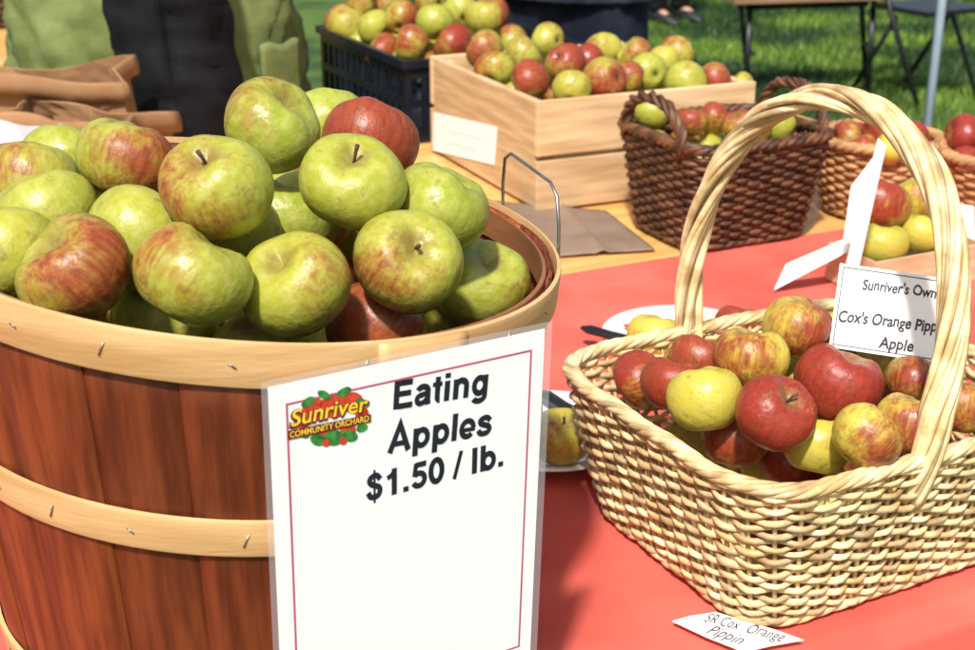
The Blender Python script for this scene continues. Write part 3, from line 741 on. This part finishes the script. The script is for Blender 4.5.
cr = [(495,70,21,(.5,.6,.3),'red-green apple at the left front corner of the wooden crate'),
 (530,80,22,(.5,.74,.4),'red-streaked apple second along the front of the wooden crate'),
 (572,88,20,(.5,.25,.2),'green apple third along the front edge of the wooden crate'),
 (605,80,24,(.5,.82,.6),'large red apple in the middle of the wooden crate front'),
 (648,73,21,(.4,.15,.2),'bright green apple right of the large red one in the wooden crate'),
 (685,83,22,(.4,.22,.2),'green apple near the right front of the wooden crate'),
 (716,79,18,(.6,.80,.5),'small red apple at the right end of the wooden crate'),
 (565,63,21,(.6,.86,.6),'bright red apple behind the front row of the wooden crate'),
 (523,55,20,(.4,.30,.3),'green apple behind the red-streaked one in the wooden crate'),
 (485,50,20,(.6,.55,.3),'yellow apple with red cheek at the back left of the wooden crate'),
 (603,50,19,(.6,.35,.2),'yellow apple at the back middle of the wooden crate'),
 (635,55,19,(.5,.5,.3),'red-green apple at the back of the wooden crate, above the bright green one'),
 (675,54,19,(.6,.80,.6),'red apple at the back right of the wooden crate'),
 (589,60,17,(.7,.85,.8),'dark red apple between the bright red and the large red ones in the crate'),
 (663,62,17,(.7,.4,.3),'yellow-red apple at the back right of the crate, behind the green one'),
 (627,78,18,(.7,.6,.3),'orange-red apple squeezed right of the large red one in the crate'),
 (548,40,18,(.5,.5,.3),'red-green apple farthest back in the wooden crate'),
 (738,88,17,(.5,.5,.3),'red-green apple at the right rear corner of the wooden crate')]
out = heap(cr, ksurf, G6, .07, rmin=.029, gs=.95, ys=.8)
pts = []
for u in np.arange(.055, KL-.05, .070):
    for v in np.arange(.055, KB-.05, .070):
        q = KC + Matrix.Rotation(KY, 3, 'Z') @ Vector((u, v, KH-.035)); pts.append(tuple(q))
fill(out, pts, .034, [(.5, .6, .4), (.4, .2, .2), (.5, .8, .6)], 'apple lower down in the wooden crate', G6)
# ---------------------------------------------------------------- dark plastic crate
PC = Vector((-.155, 2.555, .7505)); PLn, PB, PH = .40, .48, .160
pc = thing('plastic_crate', 'dark navy slotted plastic crate of apples behind the wooden crate', 'crate', PC, YAW)
for (name, fx) in (('side_wall', 0), ('side_wall', 1), ('end_wall', 2), ('end_wall', 3)):
    mb = MB()
    L = PLn if fx < 2 else PB-.016
    def put(s0, s1, z0, z1):
        if fx == 0: mb.box(((s0+s1)/2, .004, (z0+z1)/2), ((s1-s0)/2, .004, (z1-z0)/2))
        elif fx == 1: mb.box(((s0+s1)/2, PB-.004, (z0+z1)/2), ((s1-s0)/2, .004, (z1-z0)/2))
        elif fx == 2: mb.box((.004, .008+(s0+s1)/2, (z0+z1)/2), (.004, (s1-s0)/2, (z1-z0)/2))
        else: mb.box((PLn-.004, .008+(s0+s1)/2, (z0+z1)/2), (.004, (s1-s0)/2, (z1-z0)/2))
    put(0, L, .0, .02); put(0, L, .07, .085); put(0, L, .130, PH)
    nr = int(L/.035)
    for k in range(nr+1):
        s = (L-.012)*k/nr; put(s, s+.012, .0205, .0695); put(s, s+.012, .0855, .1295)
    mb.build(name, m_plast, pc, False, 0, True)
MB().box((PLn/2, PB/2, .005), (PLn/2-.0085, PB/2-.0085, .004)).build('base', m_plast, pc, False, .001, True)
rb = MB()
for (c, h) in (((PLn/2, -.004, PH-.006), (PLn/2+.008, .0035, .008)), ((PLn/2, PB+.004, PH-.006), (PLn/2+.008, .0035, .008)), ((-.004, PB/2, PH-.006), (.0035, PB/2-.001, .008)), ((PLn+.004, PB/2, PH-.006), (.0035, PB/2-.001, .008))): rb.box(c, h)
rb.build('rim', m_plast, pc, False, .001, True)
def psurf(p):
    u, v = local(p, PC, YAW)
    if u < .040 or u > PLn-.045 or v < .045 or v > PB-.045: return None
    return PC.z+PH-.004+.06*(1-((u-PLn/2)/PLn*2)**2*.5-((v-PB/2)/PB*2)**2*.5)
G7 = 'apples heaped in the dark plastic crate'
pr = [(346,24,23,(.7,.68,.3),'red-cheeked apple at the left end of the dark plastic crate'),
 (376,28,19,(.5,.2,.2),'green apple second from the left in the dark plastic crate'),
 (384,52,20,(.6,.76,.4),'red apple at the front left of the dark plastic crate'),
 (360,44,18,(.5,.35,.2),'yellow-green apple at the front left corner of the dark plastic crate'),
 (412,44,20,(.7,.58,.3),'red-yellow apple at the front of the dark plastic crate'),
 (408,63,19,(.5,.3,.2),'green apple just above the front rim of the dark plastic crate'),
 (435,22,20,(.4,.15,.2),'bright green apple in the middle of the dark plastic crate'),
 (453,44,22,(.5,.88,.8),'dark red apple above the left end of the wooden crate'),
 (487,16,23,(.5,.64,.4),'large red-streaked apple at the top right of the dark plastic crate'),
 (460,12,19,(.5,.3,.3),'yellow-green apple left of the large red-streaked one'),
 (402,18,18,(.7,.7,.4),'red apple at the back middle of the dark plastic crate'),
 (386,5,18,(.7,.5,.3),'red-yellow apple at the back left of the dark plastic crate, cut by the top edge'),
 (512,42,18,(.5,.6,.4),'red-green apple at the right front of the dark plastic crate'),
 (430,2,17,(.6,.4,.3),'green-red apple farthest back in the dark plastic crate'),
 (362,3,17,(.6,.65,.4),'red apple at the far left rear of the dark plastic crate'),
 (485,46,18,(.5,.2,.3),'green apple beside the dark red one in the dark plastic crate')]
out = heap(pr, psurf, G7, .06, rmin=.034, gs=.95, ys=.8)
pts = []
for u in np.arange(.055, PLn-.05, .074):
    for v in np.arange(.055, PB-.05, .074):
        pts.append(tuple(PC + RZ @ Vector((u, v, PH-.035))))
fill(out, pts, .036, [(.5, .6, .4), (.4, .2, .2), (.5, .8, .6)], 'apple lower down in the dark plastic crate', G7)
# ---------------------------------------------------------------- quart box with apples, cards
QC = atz(872, 300, .7535); QL, QB, QH = .19, .095, .052
qb = thing('quart_box', 'small thin wooden box of apples between the willow basket and the round tan basket', 'box', QC, YAW)
for (c, h, nm) in (((QL/2, .0015, QH/2), (QL/2, .0015, QH/2), 'side_panel'), ((QL/2, QB-.0015, QH/2), (QL/2, .0015, QH/2), 'side_panel'), ((.0015, QB/2, QH/2), (.0015, QB/2-.0035, QH/2), 'end_panel'), ((QL-.0015, QB/2, QH/2), (.0015, QB/2-.0035, QH/2), 'end_panel'), ((QL/2, QB/2, .002), (QL/2-.0035, QB/2-.0035, .0015), 'base')):
    MB().box(c, h).build(nm, m_quart, qb, False, .0006, True)
G8 = 'apples in the small wooden box'
def qapple(u, v, z, r, col, label, stem, bl):
    put_apple(QC + RZ @ Vector((u, v, z)), r, col, label, G8, stem, bl)
qapple(.040, .038, .060, .036, (.55, .10, .2), 'yellow-green apple just above the handwritten card, at the front of the small box', (.1, .3, 1), (0, .5, .5))
qapple(.060, .066, .106, .040, (.55, .66, .75), 'large red-green apple on top of the small wooden box', (.2, .3, .9), (-.5, -.5, .5))
qapple(.110, .040, .064, .035, (.7, .15, .2), 'yellow apple in the middle front of the small wooden box', (.3, .2, .9), (0, .6, .3))
qapple(.128, .070, .104, .036, (.7, .50, .4), 'yellow-red apple beside the large red-green one on the small wooden box', (-.3, .2, .9), (.5, -.5, .5))
qapple(.160, .046, .046, .028, (.7, .7, .5), 'red-cheeked apple at the right end of the small wooden box', (.3, .2, .9), (.5, -.5, .5))
cn = Vector((-.12, -.93, .36)).normalized(); CP = Plane(aty(898, 318, 1.072), cn)
cd = thing('name_card', 'white card handwritten Orange Pippin Apple, propped on the willow basket apples', 'card', CP.hit(895, 356))
crn = [CP.hit(829, 347), CP.hit(962, 367), CP.hit(970, 282), CP.hit(840, 263)]
sheet(crn, .0006, cn).build('card', m_card, cd, False)
bl = MB()
cs = [(833, 344), (958, 363), (966, 285), (844, 267)]
for i in range(4): bl.tube([CP.hit(*cs[i], .0002), CP.hit(*cs[(i+1) % 4], .0002)], .00045, 4)
bl.build('border', m_pen, cd)
fit_text(CP, "Sunriver's Own", (862, 289), (936, 298), 10, m_pen, cd, .0002, .026, .10, wob=.10)
fit_text(CP, "Cox's Orange Pippin", (838, 321), (946, 333), 11, m_pen, cd, .0002, .028, .10, wob=.10)
fit_text(CP, "Apple", (878, 347), (913, 352), 11, m_pen, cd, .0002, .028, .10, wob=.10)
n2 = Vector((-.80, -.55, .2)).normalized(); P2 = Plane(aty(864, 210, 1.62), n2)
t2 = thing('price_card', 'tall narrow white card standing in front of the round tan basket', 'card', P2.hit(852, 264))
sheet([P2.hit(846, 263), P2.hit(859, 266), P2.hit(886, 146), P2.hit(878, 138)], .0007, n2).build('card', m_card, t2, False)
sheet([P2.hit(843, 240, -.003), P2.hit(854, 244, -.003), P2.hit(880, 148, -.003), P2.hit(851, 186, -.003)], .0007, n2).build('backing_card', m_card, t2, False)
n3 = Vector((-.35, -.55, .75)).normalized(); P3 = Plane(atz(776, 289, .7575), n3)
t3 = thing('folded_card', 'white folded card lying on the red cloth beside the small wooden box', 'card', P3.hit(776, 289))
sheet([P3.hit(774, 290), P3.hit(847, 252), P3.hit(851, 236), P3.hit(786, 264)], .0007, n3).build('card', m_card, t3, False)
n4 = Vector((-.1, -.9, .3)).normalized(); P4 = Plane(QC + RZ @ Vector((QL/2, QB+.02, .06)), n4)
t4 = thing('rear_card', 'white card standing behind the apples of the small wooden box', 'card', P4.hit(925, 280))
sheet([P4.hit(888, 282), P4.hit(976, 282), P4.hit(974, 206), P4.hit(890, 194)], .0008, n4).build('card', m_card, t4, False)
# paper tag
TP = Plane((0, 0, .7585), (0, 0, 1))
tg = thing('paper_tag', 'white handwritten paper tag lying on the red cloth in front of the willow basket', 'tag', TP.hit(738, 633))
sheet([TP.hit(672, 621), TP.hit(706, 637), TP.hit(744, 652), TP.hit(770, 646), TP.hit(804, 640), TP.hit(776, 630), TP.hit(716, 612), TP.hit(690, 616)], .0006, (0, 0, 1)).build('tag', m_card, tg, False)
fit_text(TP, 'SR Cox', (704, 621), (738, 630), 5.5, m_pen, tg, .0002, .0, .3, 'handwriting', wob=.15)
fit_text(TP, 'Orange', (746, 632), (782, 642), 5.5, m_pen, tg, .0002, .0, .3, 'handwriting', wob=.15)
fit_text(TP, 'Pippin', (706, 632.5), (740, 645), 5.0, m_pen, tg, .0002, .0, .3, 'handwriting', wob=.15)
# ---------------------------------------------------------------- plates, slices and knives
def plate(c, r, label):
    t = MB().lathe([(.0005, .004), (r*.6, .004), (r*.7, .007), (r, .015), (r*1.005, .0165), (r*.99, .0172), (r*.69, .0095), (r*.58, .0065), (.0005, .0065)], 64)
    t.v = [(x+c.x, y+c.y, z+c.z) for x, y, z in t.v]
    o = t.build('plate', m_plate); props(o, label, 'plate', None); return o
p1 = Vector((.062, 1.240, .756)); plate(p1, .094, 'white plate with an apple between the bushel basket and the willow basket')
p2 = atz(682, 346, .756); plate(p2, .096, 'white plate with cut apple pieces behind the willow basket handle')
put_apple(atz(560, 437, .756+.037), .031, (.85, .35, .3), 'yellow apple with red cheek on the plate beside the sheet sign', 'apples on the white plates', (.2, -.2, 1), (-.7, -.5, 0), True)
put_apple(atz(656, 337, .756+.036), .034, (.9, .30, .2), 'yellow apple on the plate left of the willow handle', 'apples on the white plates', (.2, .3, 1), (.7, -.5, 0), False)
put_apple(atz(738, 326, .756+.036), .029, (.9, .8, .7), 'red apple on the plate right of the willow handle', 'apples on the white plates', (.2, .3, 1), (0, -.9, .2), False)
def wedge(c, yaw, r, col, label):
    t = thing('apple_slice', label, 'apple slice', c, yaw, 'apple slices on the rear plate'); fl = MB(); A = []; n = 14
    for s in (-1, 1):
        for i in range(n+1):
            ph = PI*i/n; A.append(Vector((r*math.sin(ph)*math.cos(.38*s), r*.95*math.cos(ph), r*math.sin(ph)*math.sin(.38*s)+r*.42)))
    fl.add(A[:n+1], [tuple(range(n+1))]); fl.add(A[n+1:], [tuple(range(n, -1, -1))]); fl.build('flesh', m_flesh, t, False, 0, True)
    sk = MB(); sk.grid([[(r*math.sin(PI*i/n)*math.cos(a), r*.95*math.cos(PI*i/n), r*math.sin(PI*i/n)*math.sin(a)+r*.42) for a in np.linspace(-.38, .38, 6)] for i in range(n+1)])
    o = sk.build('peel', m_lred if col else m_lyel, t, True, 0, True)
wedge(atz(698, 332, .764), .6, .026, 1, 'red-skinned apple slice on the rear plate, just left of the willow handle foot')
wedge(atz(722, 338, .764), 2.2, .024, 0, 'yellow-skinned apple slice lying on the rear plate, right of the willow handle')
wedge(atz(634, 328, .764), -.8, .024, 1, 'red-skinned apple slice behind the knife on the rear plate')
def knife(px0, py0, px1, py1, label, z=.757):
    A = atz(px0, py0, z); Bq = atz(px1, py1, z); d = (Bq-A); yaw = math.atan2(d.y, d.x)
    t = thing('knife', label, 'knife', A, yaw)
    h = MB(); prof = [(0, .004), (.01, .0085), (.04, .0075), (.075, .0088), (.09, .006)]
    h.tube([(x, .0, .0045) for x, _ in prof], [r for _, r in prof], 10); h.v = [(x, y, .0045+(z_-.0045)*.6) for x, y, z_ in h.v]; h.build('handle', m_black, t, True, 0, True)
    b = MB(); b.add([(.09, -.007, .005), (.17, -.008, .0055), (.205, .004, .006), (.17, .007, .0055), (.09, .007, .005)], [(0, 1, 2, 3, 4)]); b.build('blade', m_steel, t, False, 0, True, .0012)
knife(582, 331, 634, 345, 'black-handled knife lying by the rear white plate', .7735)
knife(541, 396, 570, 414, 'black-handled knife lying on the plate beside the sheet sign', .7735)
# ---------------------------------------------------------------- flattened grey-brown bag
fb = MB(); c4 = [atz(488, 203, .7512), atz(606, 213, .7512), atz(655, 252, .7512), atz(545, 259, .7512)]; G = []
for i in range(25):
    row = []
    for j in range(25):
        s, q = j/24, i/24; p = (c4[0]*(1-s)+c4[1]*s)*(1-q)+(c4[3]*(1-s)+c4[2]*s)*q
        p.z = .7515 + .004*abs(noise.noise(Vector((s*4, q*3, 1)))) + .006*max(0, .06-abs(s-.62+.1*q))/.06 + .003; row.append(p)
    G.append(row)
fb.grid(G); props(fb.build('paper_bag', m_gkraft, None, True, 0, False, .002), 'flattened grey-brown paper bag on the yellow table in front of the wooden crate', 'paper bag')
# ---------------------------------------------------------------- bags at left
def kraft_bag(c, yaw, L, Wb, H, label, seed, m=None, name='paper_bag', cat='paper bag', crump=1.0, cuff=True):
    m = m or m_kraft
    t = thing(name, label, cat, c, yaw); mb = MB(); per = []
    n = 16
    for k in range(n): per.append((-L/2+L*k/n, -Wb/2))
    for k in range(10): per.append((L/2 - .03*(1-abs(k/5-1)), -Wb/2+Wb*k/10))
    for k in range(n): per.append((L/2-L*k/n, Wb/2))
    for k in range(10): per.append((-L/2 + .03*(1-abs(k/5-1)), Wb/2-Wb*k/10))
    G = []
    for i in range(17):
        s = i/16; row = []
        for k, (x, y) in enumerate(per+per[:1]):
            j = Vector((x*11, y*11, s*3+seed)); d = noise.noise(j)*.010*s*crump
            cr_ = .006*abs(noise.noise(Vector((x*40+s*8, y*40, s*18+seed))))*crump
            row.append((x*(1-.03*s)+d, y*(1-.12*s*(1-abs(x)/L))+noise.noise(j+Vector((5, 5, 5)))*.020*s*crump+cr_, .003+H*s + (.020*crump*noise.noise(Vector((x*7, y*7, seed)))*s if i > 11 else 0)))
        G.append(row)
    mb.grid(G); mb.build('bag_walls', m, t, False, 0, True, .0012)
    if cuff:                                   # top edge folded outwards
        top = G[-1]; cf = MB(); H2 = []
        for q in range(5):
            r_ = q/4; row = []
            for (x, y, z) in top:
                l = math.hypot(x, y) or 1; o_ = .003+.010*math.sin(r_*PI*.6); row.append((x+x/l*o_, y+y/l*o_, z+.004*math.sin(r_*PI)-.030*r_*r_))
            H2.append(row)
        cf.grid(H2); cf.build('folded_edge', m, t, True, 0, True, .001)
    MB().box((0, 0, .0025), (L/2-.004, Wb/2-.004, .001)).build('bag_base', m, t, False, 0, True)
kraft_bag(tw(-.345, 1.545, .751), YAW-.30, .31, .14, .215, 'taller open brown kraft paper bag at the left, beside the olive jacket', 2)
kraft_bag(tw(-.315, 1.345, .751), YAW-.70, .24, .15, .185, 'shorter brown kraft paper bag in front of the taller one at the far left', 6)
kraft_bag(tw(-.475, 1.12, .751), YAW-.2, .22, .10, .215, 'cloudy clear plastic bag standing behind the left of the bushel basket', 11, m_bagp, 'plastic_bag', 'plastic bag', 1.8, False)
# ---------------------------------------------------------------- people
def skin_mesh(name, verts, edges, radii, m, parent, sub=2):
    me = bpy.data.meshes.new(name); me.from_pydata(verts, edges, []); ob = bpy.data.objects.new(name, me); C.objects.link(ob)
    md = ob.modifiers.new('skin', 'SKIN'); md.use_smooth_shade = True
    for i, r in enumerate(radii):
        sv = me.skin_vertices[0].data[i]; sv.radius = r if hasattr(r, '__len__') else (r, r); sv.use_root = (i == 0)
    sm = ob.modifiers.new('sub', 'SUBSURF'); sm.levels = sub; sm.render_levels = sub
    dg = bpy.context.evaluated_depsgraph_get(); dg.update(); nm = bpy.data.meshes.new_from_object(ob.evaluated_get(dg)); bpy.data.objects.remove(ob)
    nm.name = name; nm.materials.clear(); nm.materials.append(m); nm.polygons.foreach_set('use_smooth', [True]*len(nm.polygons))
    o = bpy.data.objects.new(name, nm); C.objects.link(o); o.parent = parent; RM[o.name] = RM[parent.name]; return o
def person(label, loc, rotz, mj, ms, mt, gap=0.0, hem=.78, hx=.205, hy=.135, arm_back=.06, sleeve=None, puff=1.0, bent=False, bulk=1.0, out=0.0, drop=0.0, taper=.026, famp=.10):
    t = thing('person', label, 'person', loc, rotz)
    v = [(0, 0, .95), (0, 0, 1.10), (0, 0, 1.30), (0, .01, 1.45), (0, 0, 1.53), (0, -.012, 1.60), (0, -.015, 1.68), (0, -.01, 1.735)]
    e = [(i, i+1) for i in range(7)]; r = [(.15, .10), (.13, .09), (.15, .10), (.08, .07), (.052, .055), (.066, .08), (.074, .092), (.05, .06)]
    def add(p, rad, frm): v.append(p); r.append(rad); e.append((frm, len(v)-1)); return len(v)-1
    A = {}
    for s in (-1, 1):
        sh_ = Vector((s*.17, .01, 1.42)); el = Vector((s*(.235+out), arm_back*.6, 1.15-drop*.5)); wr = Vector((s*(.25+out), arm_back, .91-drop)) if not bent else Vector((s*.17, -.24, 1.14))
        A[s] = (sh_, el, wr)
        a = add(sh_, .058, 3); b = add(el, .042, a); c = add(wr, .029, b)
        d = add(wr+Vector((0, -.01, -.06)), (.022, .036), c)
        for k in range(4):
            y = wr.y-.037+.021*k; ln = [.062, .072, .066, .05][k]; px_ = wr.x; z0 = wr.z-.11
            f1 = add((px_+s*.002, y, z0), .0095, d); f2 = add((px_-s*.006, y-.004, z0-ln*.5), .0088, f1); add((px_-s*.020, y-.006, z0-ln*.95), .0075, f2)
        th = add((wr.x-s*.012, wr.y-.048, wr.z-.07), .011, d); add((wr.x-s*.024, wr.y-.066, wr.z-.105), .0085, th)
        h = add((s*.095, 0, .88), .085, 0); k = add((s*.105, -.015, .49), .056, h); an = add((s*.11, .02, .09), .038, k); add((s*.12, -.10, .045), .035, an)
    skin_mesh('body', [tuple(x) for x in v], e, r, m_skin, t)
    for s in (-1, 1):
        MB().tube([(s*.028, -.088, 1.655), (s*.030, -.097, 1.655)], .011, 10).build('eye', m_blackf, t, True, 0, True)
        MB().tube([(s*.076, -.005, 1.62), (s*.083, .004, 1.65), (s*.078, .008, 1.675)], [.010, .014, .009], 8).build('ear', m_skin, t, True, 0, True)
    MB().tube([(0, -.095, 1.665), (0, -.108, 1.64), (0, -.112, 1.625), (0, -.09, 1.617)], [.006, .010, .013, .008], 8).build('nose', m_skin, t, True, 0, True)
    MB().tube([(-.024, -.086, 1.588), (0, -.094, 1.587), (.024, -.086, 1.588)], [.003, .006, .003], 8).build('mouth', m_lred, t, True, 0, True)
    hb = MB(); G = []
    for i in range(11):
        ph = i/10*1.75; row = []
        for j in range(25):
            a = 2*PI*j/24; front = max(0, -math.sin(a)); p2_ = min(ph, 1.75-front*.75)
            q = 1+.05*noise.noise(Vector((a*3, ph*6, 2))); row.append((.087*q*math.sin(p2_)*math.cos(a), -.008+.103*q*math.sin(p2_)*math.sin(a), 1.668+.105*q*math.cos(p2_)))
        G.append(row)
    hb.grid(G); hb.build('hair', m_hair, t, True, 0, True, .006)
    tv = [(0, 0, .96), (0, 0, 1.03)]; te = [(0, 1)]; tr = [(.165*bulk, .115*bulk), (.155*bulk, .11*bulk)]
    for s in (-1, 1):
        b = len(tv); tv += [(s*.095, 0, .86), (s*.105, -.01, .50), (s*.11, .015, .12), (s*.11, .015, .075)]; te += [(0, b), (b, b+1), (b+1, b+2), (b+2, b+3)]; tr += [.104*bulk, .080*bulk, .066, .066]
    skin_mesh('trousers', tv, te, tr, mt, t)
    for s in (-1, 1):
        sh = MB(); pr_ = [(.075, .02, .03), (.06, .038, .05), (.0, .042, .055), (-.08, .046, .04), (-.15, .04, .026), (-.185, .02, .016)]; G = []
        for (y, hw, hh_) in pr_: G.append([(s*.115+hw*math.cos(2*PI*k/14), y, .002+hh_*(1+math.sin(2*PI*k/14))) for k in range(15)])
        sh.grid(G); sh.add([g_ for g_ in G[0][:14]], [tuple(range(14))]); sh.add([g_ for g_ in G[-1][:14]], [tuple(range(13, -1, -1))]); sh.build('shoe', m_shoe, t, True, 0, True)
    def loft(levels, gaph, amp, seed, n=96):
        G = []
        zs = np.linspace(levels[0][0], levels[-1][0], 80); L = np.array(levels)
        for z in zs:
            ax = np.interp(z, L[:, 0], L[:, 1]); ay = np.interp(z, L[:, 0], L[:, 2]); row = []
            for k in range(n+1):
                g0 = gaph*(1-.45*max(0, (z-1.0))/.5)
                a = -PI/2 + g0 + (2*PI-2*g0)*k/n
                ca, sa = math.cos(a), math.sin(a)
                f1 = abs(noise.noise(Vector((ca*3+z*4.5, sa*3+seed, z*6)))); f2 = abs(noise.noise(Vector((ca*6-z*5, sa*6+seed, z*11+4))))
                d = 1 + amp*.9*noise.noise(Vector((ca*2.5, sa*2.5+seed, z*6))) - amp*1.6*max(0, .22-f1) - amp*1.1*max(0, .18-f2) + amp*.18*noise.noise(Vector((ca*14, sa*14+seed, z*40)))
                row.append((ax*d*ca, ay*d*sa, z))
            G.append(row)
        return MB().grid(G)
    top = [(1.36, .2, .115), (1.44, .15, .095), (1.49, .075, .075), (1.515, .066, .068)]
    loft([(hem+.06, hx-.03, hy-.025), (max(1.05, hem+.08), hx-.045, hy-.03), (1.3, .185, .108)]+[(z, a-.012, b-.01) for z, a, b in top], 0, .04, 3).build('shirt', ms, t, True, 0, True)
    lv = [(hem, hx+.028, hy+.022), (hem+.03, hx+.026, hy+.02), (hem+.034, hx+.020, hy+.014)]
    if hem < .92: lv.append((.95, hx+.014, hy+.012))
    jk = loft(lv+[(1.08, hx-.002, hy), (1.3, max(.205, hx-.01), max(.125, hy*.8))]+[(z, a+.008, b+.008) for z, a, b in top], gap, famp, 8).build('jacket', mj, t, True, 0, True, .008)
    for s in (-1, 1):
        G = []; sh_, el, wr = A[s]
        for i in range(46):
            q = i/45
            p = sh_.lerp(el, q*2) if q < .5 else el.lerp(wr, q*2-1)
            rd = (.078-taper*q)*puff; row = []
            for k in range(29):
                a = 2*PI*k/28; d = 1 + .12*noise.noise(Vector((math.cos(a)*1.5, math.sin(a)*1.5+s*4, q*9))) - .70*max(0, .16-abs(noise.noise(Vector((math.cos(a)*1.2+q*3, math.sin(a)*1.2+s*2, q*14)))))
                row.append((p.x+rd*d*math.cos(a), p.y+rd*d*math.sin(a), p.z))
            G.append(row)
        MB().grid(G).build('sleeve', sleeve or mj, jk, True, 0, True, .005)
    return t, jk
pt, jk = person('person in a bulky olive vest with black sleeves, standing behind the kraft bags', (-.640, 2.66, 0), -PI/2+.12, m_olive, m_blackf, m_blackf, 0, .775, .21, .275, .085, m_blackf, 1.12, False, 1.3, .05, .19, -.022, .12)
pk = MB(); G = []
for i in range(10):
    zz = .82+.13*i/9; row = []
    for j in range(10):
        a = .72+.36*j/9; row.append((.236*math.cos(a)*1.05+.006, .295*math.sin(a)*1.04, zz+.004*math.sin(j)))
    G.append(row)
pk.grid(G); pk.build('pocket', m_olive, jk, True, 0, True, .008)
person('person in dark blue trousers and slate jacket standing behind the wooden crate', (.205, 3.35, 0), 2.6, m_greyf, m_blackf, m_navy, .0, .93, .19, .13, .0, None, 1.0, True, 1.12)
person('distant person in black shoes and dark trousers on the lawn', (1.22, 9.2, 0), .7, m_navy, m_blackf, m_blackf, 0, .82)
# ---------------------------------------------------------------- bench, chair, pole, side table
bo = aty(868, 85, 6.6); bo.z = 0
bn = thing('folding_bench', 'low brown folding bench with black metal legs on the lawn', 'bench', (bo.x-.05, 6.9, 0), .2)
MB().box((-.25, 0, .485), (.42, .16, .018)).build('seat', m_bench, bn, False, .004, True)
for x in (-.55, .10):
    lg_ = MB(); lg_.tube([(x-.03, -.15, .012), (x, -.06, .465)], .015, 8); lg_.tube([(x+.12, .18, .012), (x, .08, .465)], .015, 8); lg_.tube([(x+.015, -.11, .22), (x+.06, .14, .22)], .011, 8)
    lg_.build('leg_frame', m_black, bn, True, 0, True)
MB().tube([(-.55, 0, .43), (.10, 0, .43)], .014, 8).build('crossbar', m_black, bn, True, 0, True)
b2 = thing('folding_chair', 'black metal folding chair frame on the lawn behind the pale pole', 'chair', (bo.x+.28, 6.75, 0), .5)
for s in (-.2, .2):
    MB().tube([(s, -.22, .012), (s, .02, .42), (s, .20, .84)], .013, 8).build('leg', m_black, b2, True, 0, True)
    MB().tube([(s*.9, .25, .012), (s*.9, .0, .40)], .013, 8).build('leg', m_black, b2, True, 0, True)
MB().box((0, -.03, .44), (.2, .19, .012)).build('seat', m_black, b2, False, .004, True)
MB().box((0, .175, .74), (.2, .008, .07), Matrix.Rotation(-.35, 3, 'X')).build('backrest', m_black, b2, False, .004, True)
pp = aty(935, 60, 3.6)
po = thing('canopy_pole', 'thin pale blue pole standing behind the baskets at the upper right', 'pole', (pp.x, 3.6, 0))
MB().tube([(0, 0, .01), (0, 0, 2.3)], .0125, 14).build('shaft', m_pole, po, True, 0, True)
MB().box((0, 0, .005), (.07, .07, .005)).build('foot_plate', m_pole, po, False, .002, True)
ct = Vector((-1.66, 4.0, 0)); st_ = thing('side_table', 'yellow wooden table at the upper left behind the olive vest', 'table', ct, 0)
MB().box((0, 0, .736), (.55, .55, .014)).build('table_top', m_table, st_, False, .003, True)
for sx in (-1, 1):
    for sy_ in (-1, 1): MB().box((sx*.5, sy_*.5, .361), (.02, .02, .361)).build('leg', m_table, st_, False, .003, True)
lb = thing('round_basket', 'brown wicker basket on the yellow table at the upper left corner', 'basket', (-1.47, 4.08, .7515), 0)
woven(lb, .09, .09, .12, .12, .16, 2, 28, 16, .0046, .0036, m_dwick, .006, .007, .7, 9)
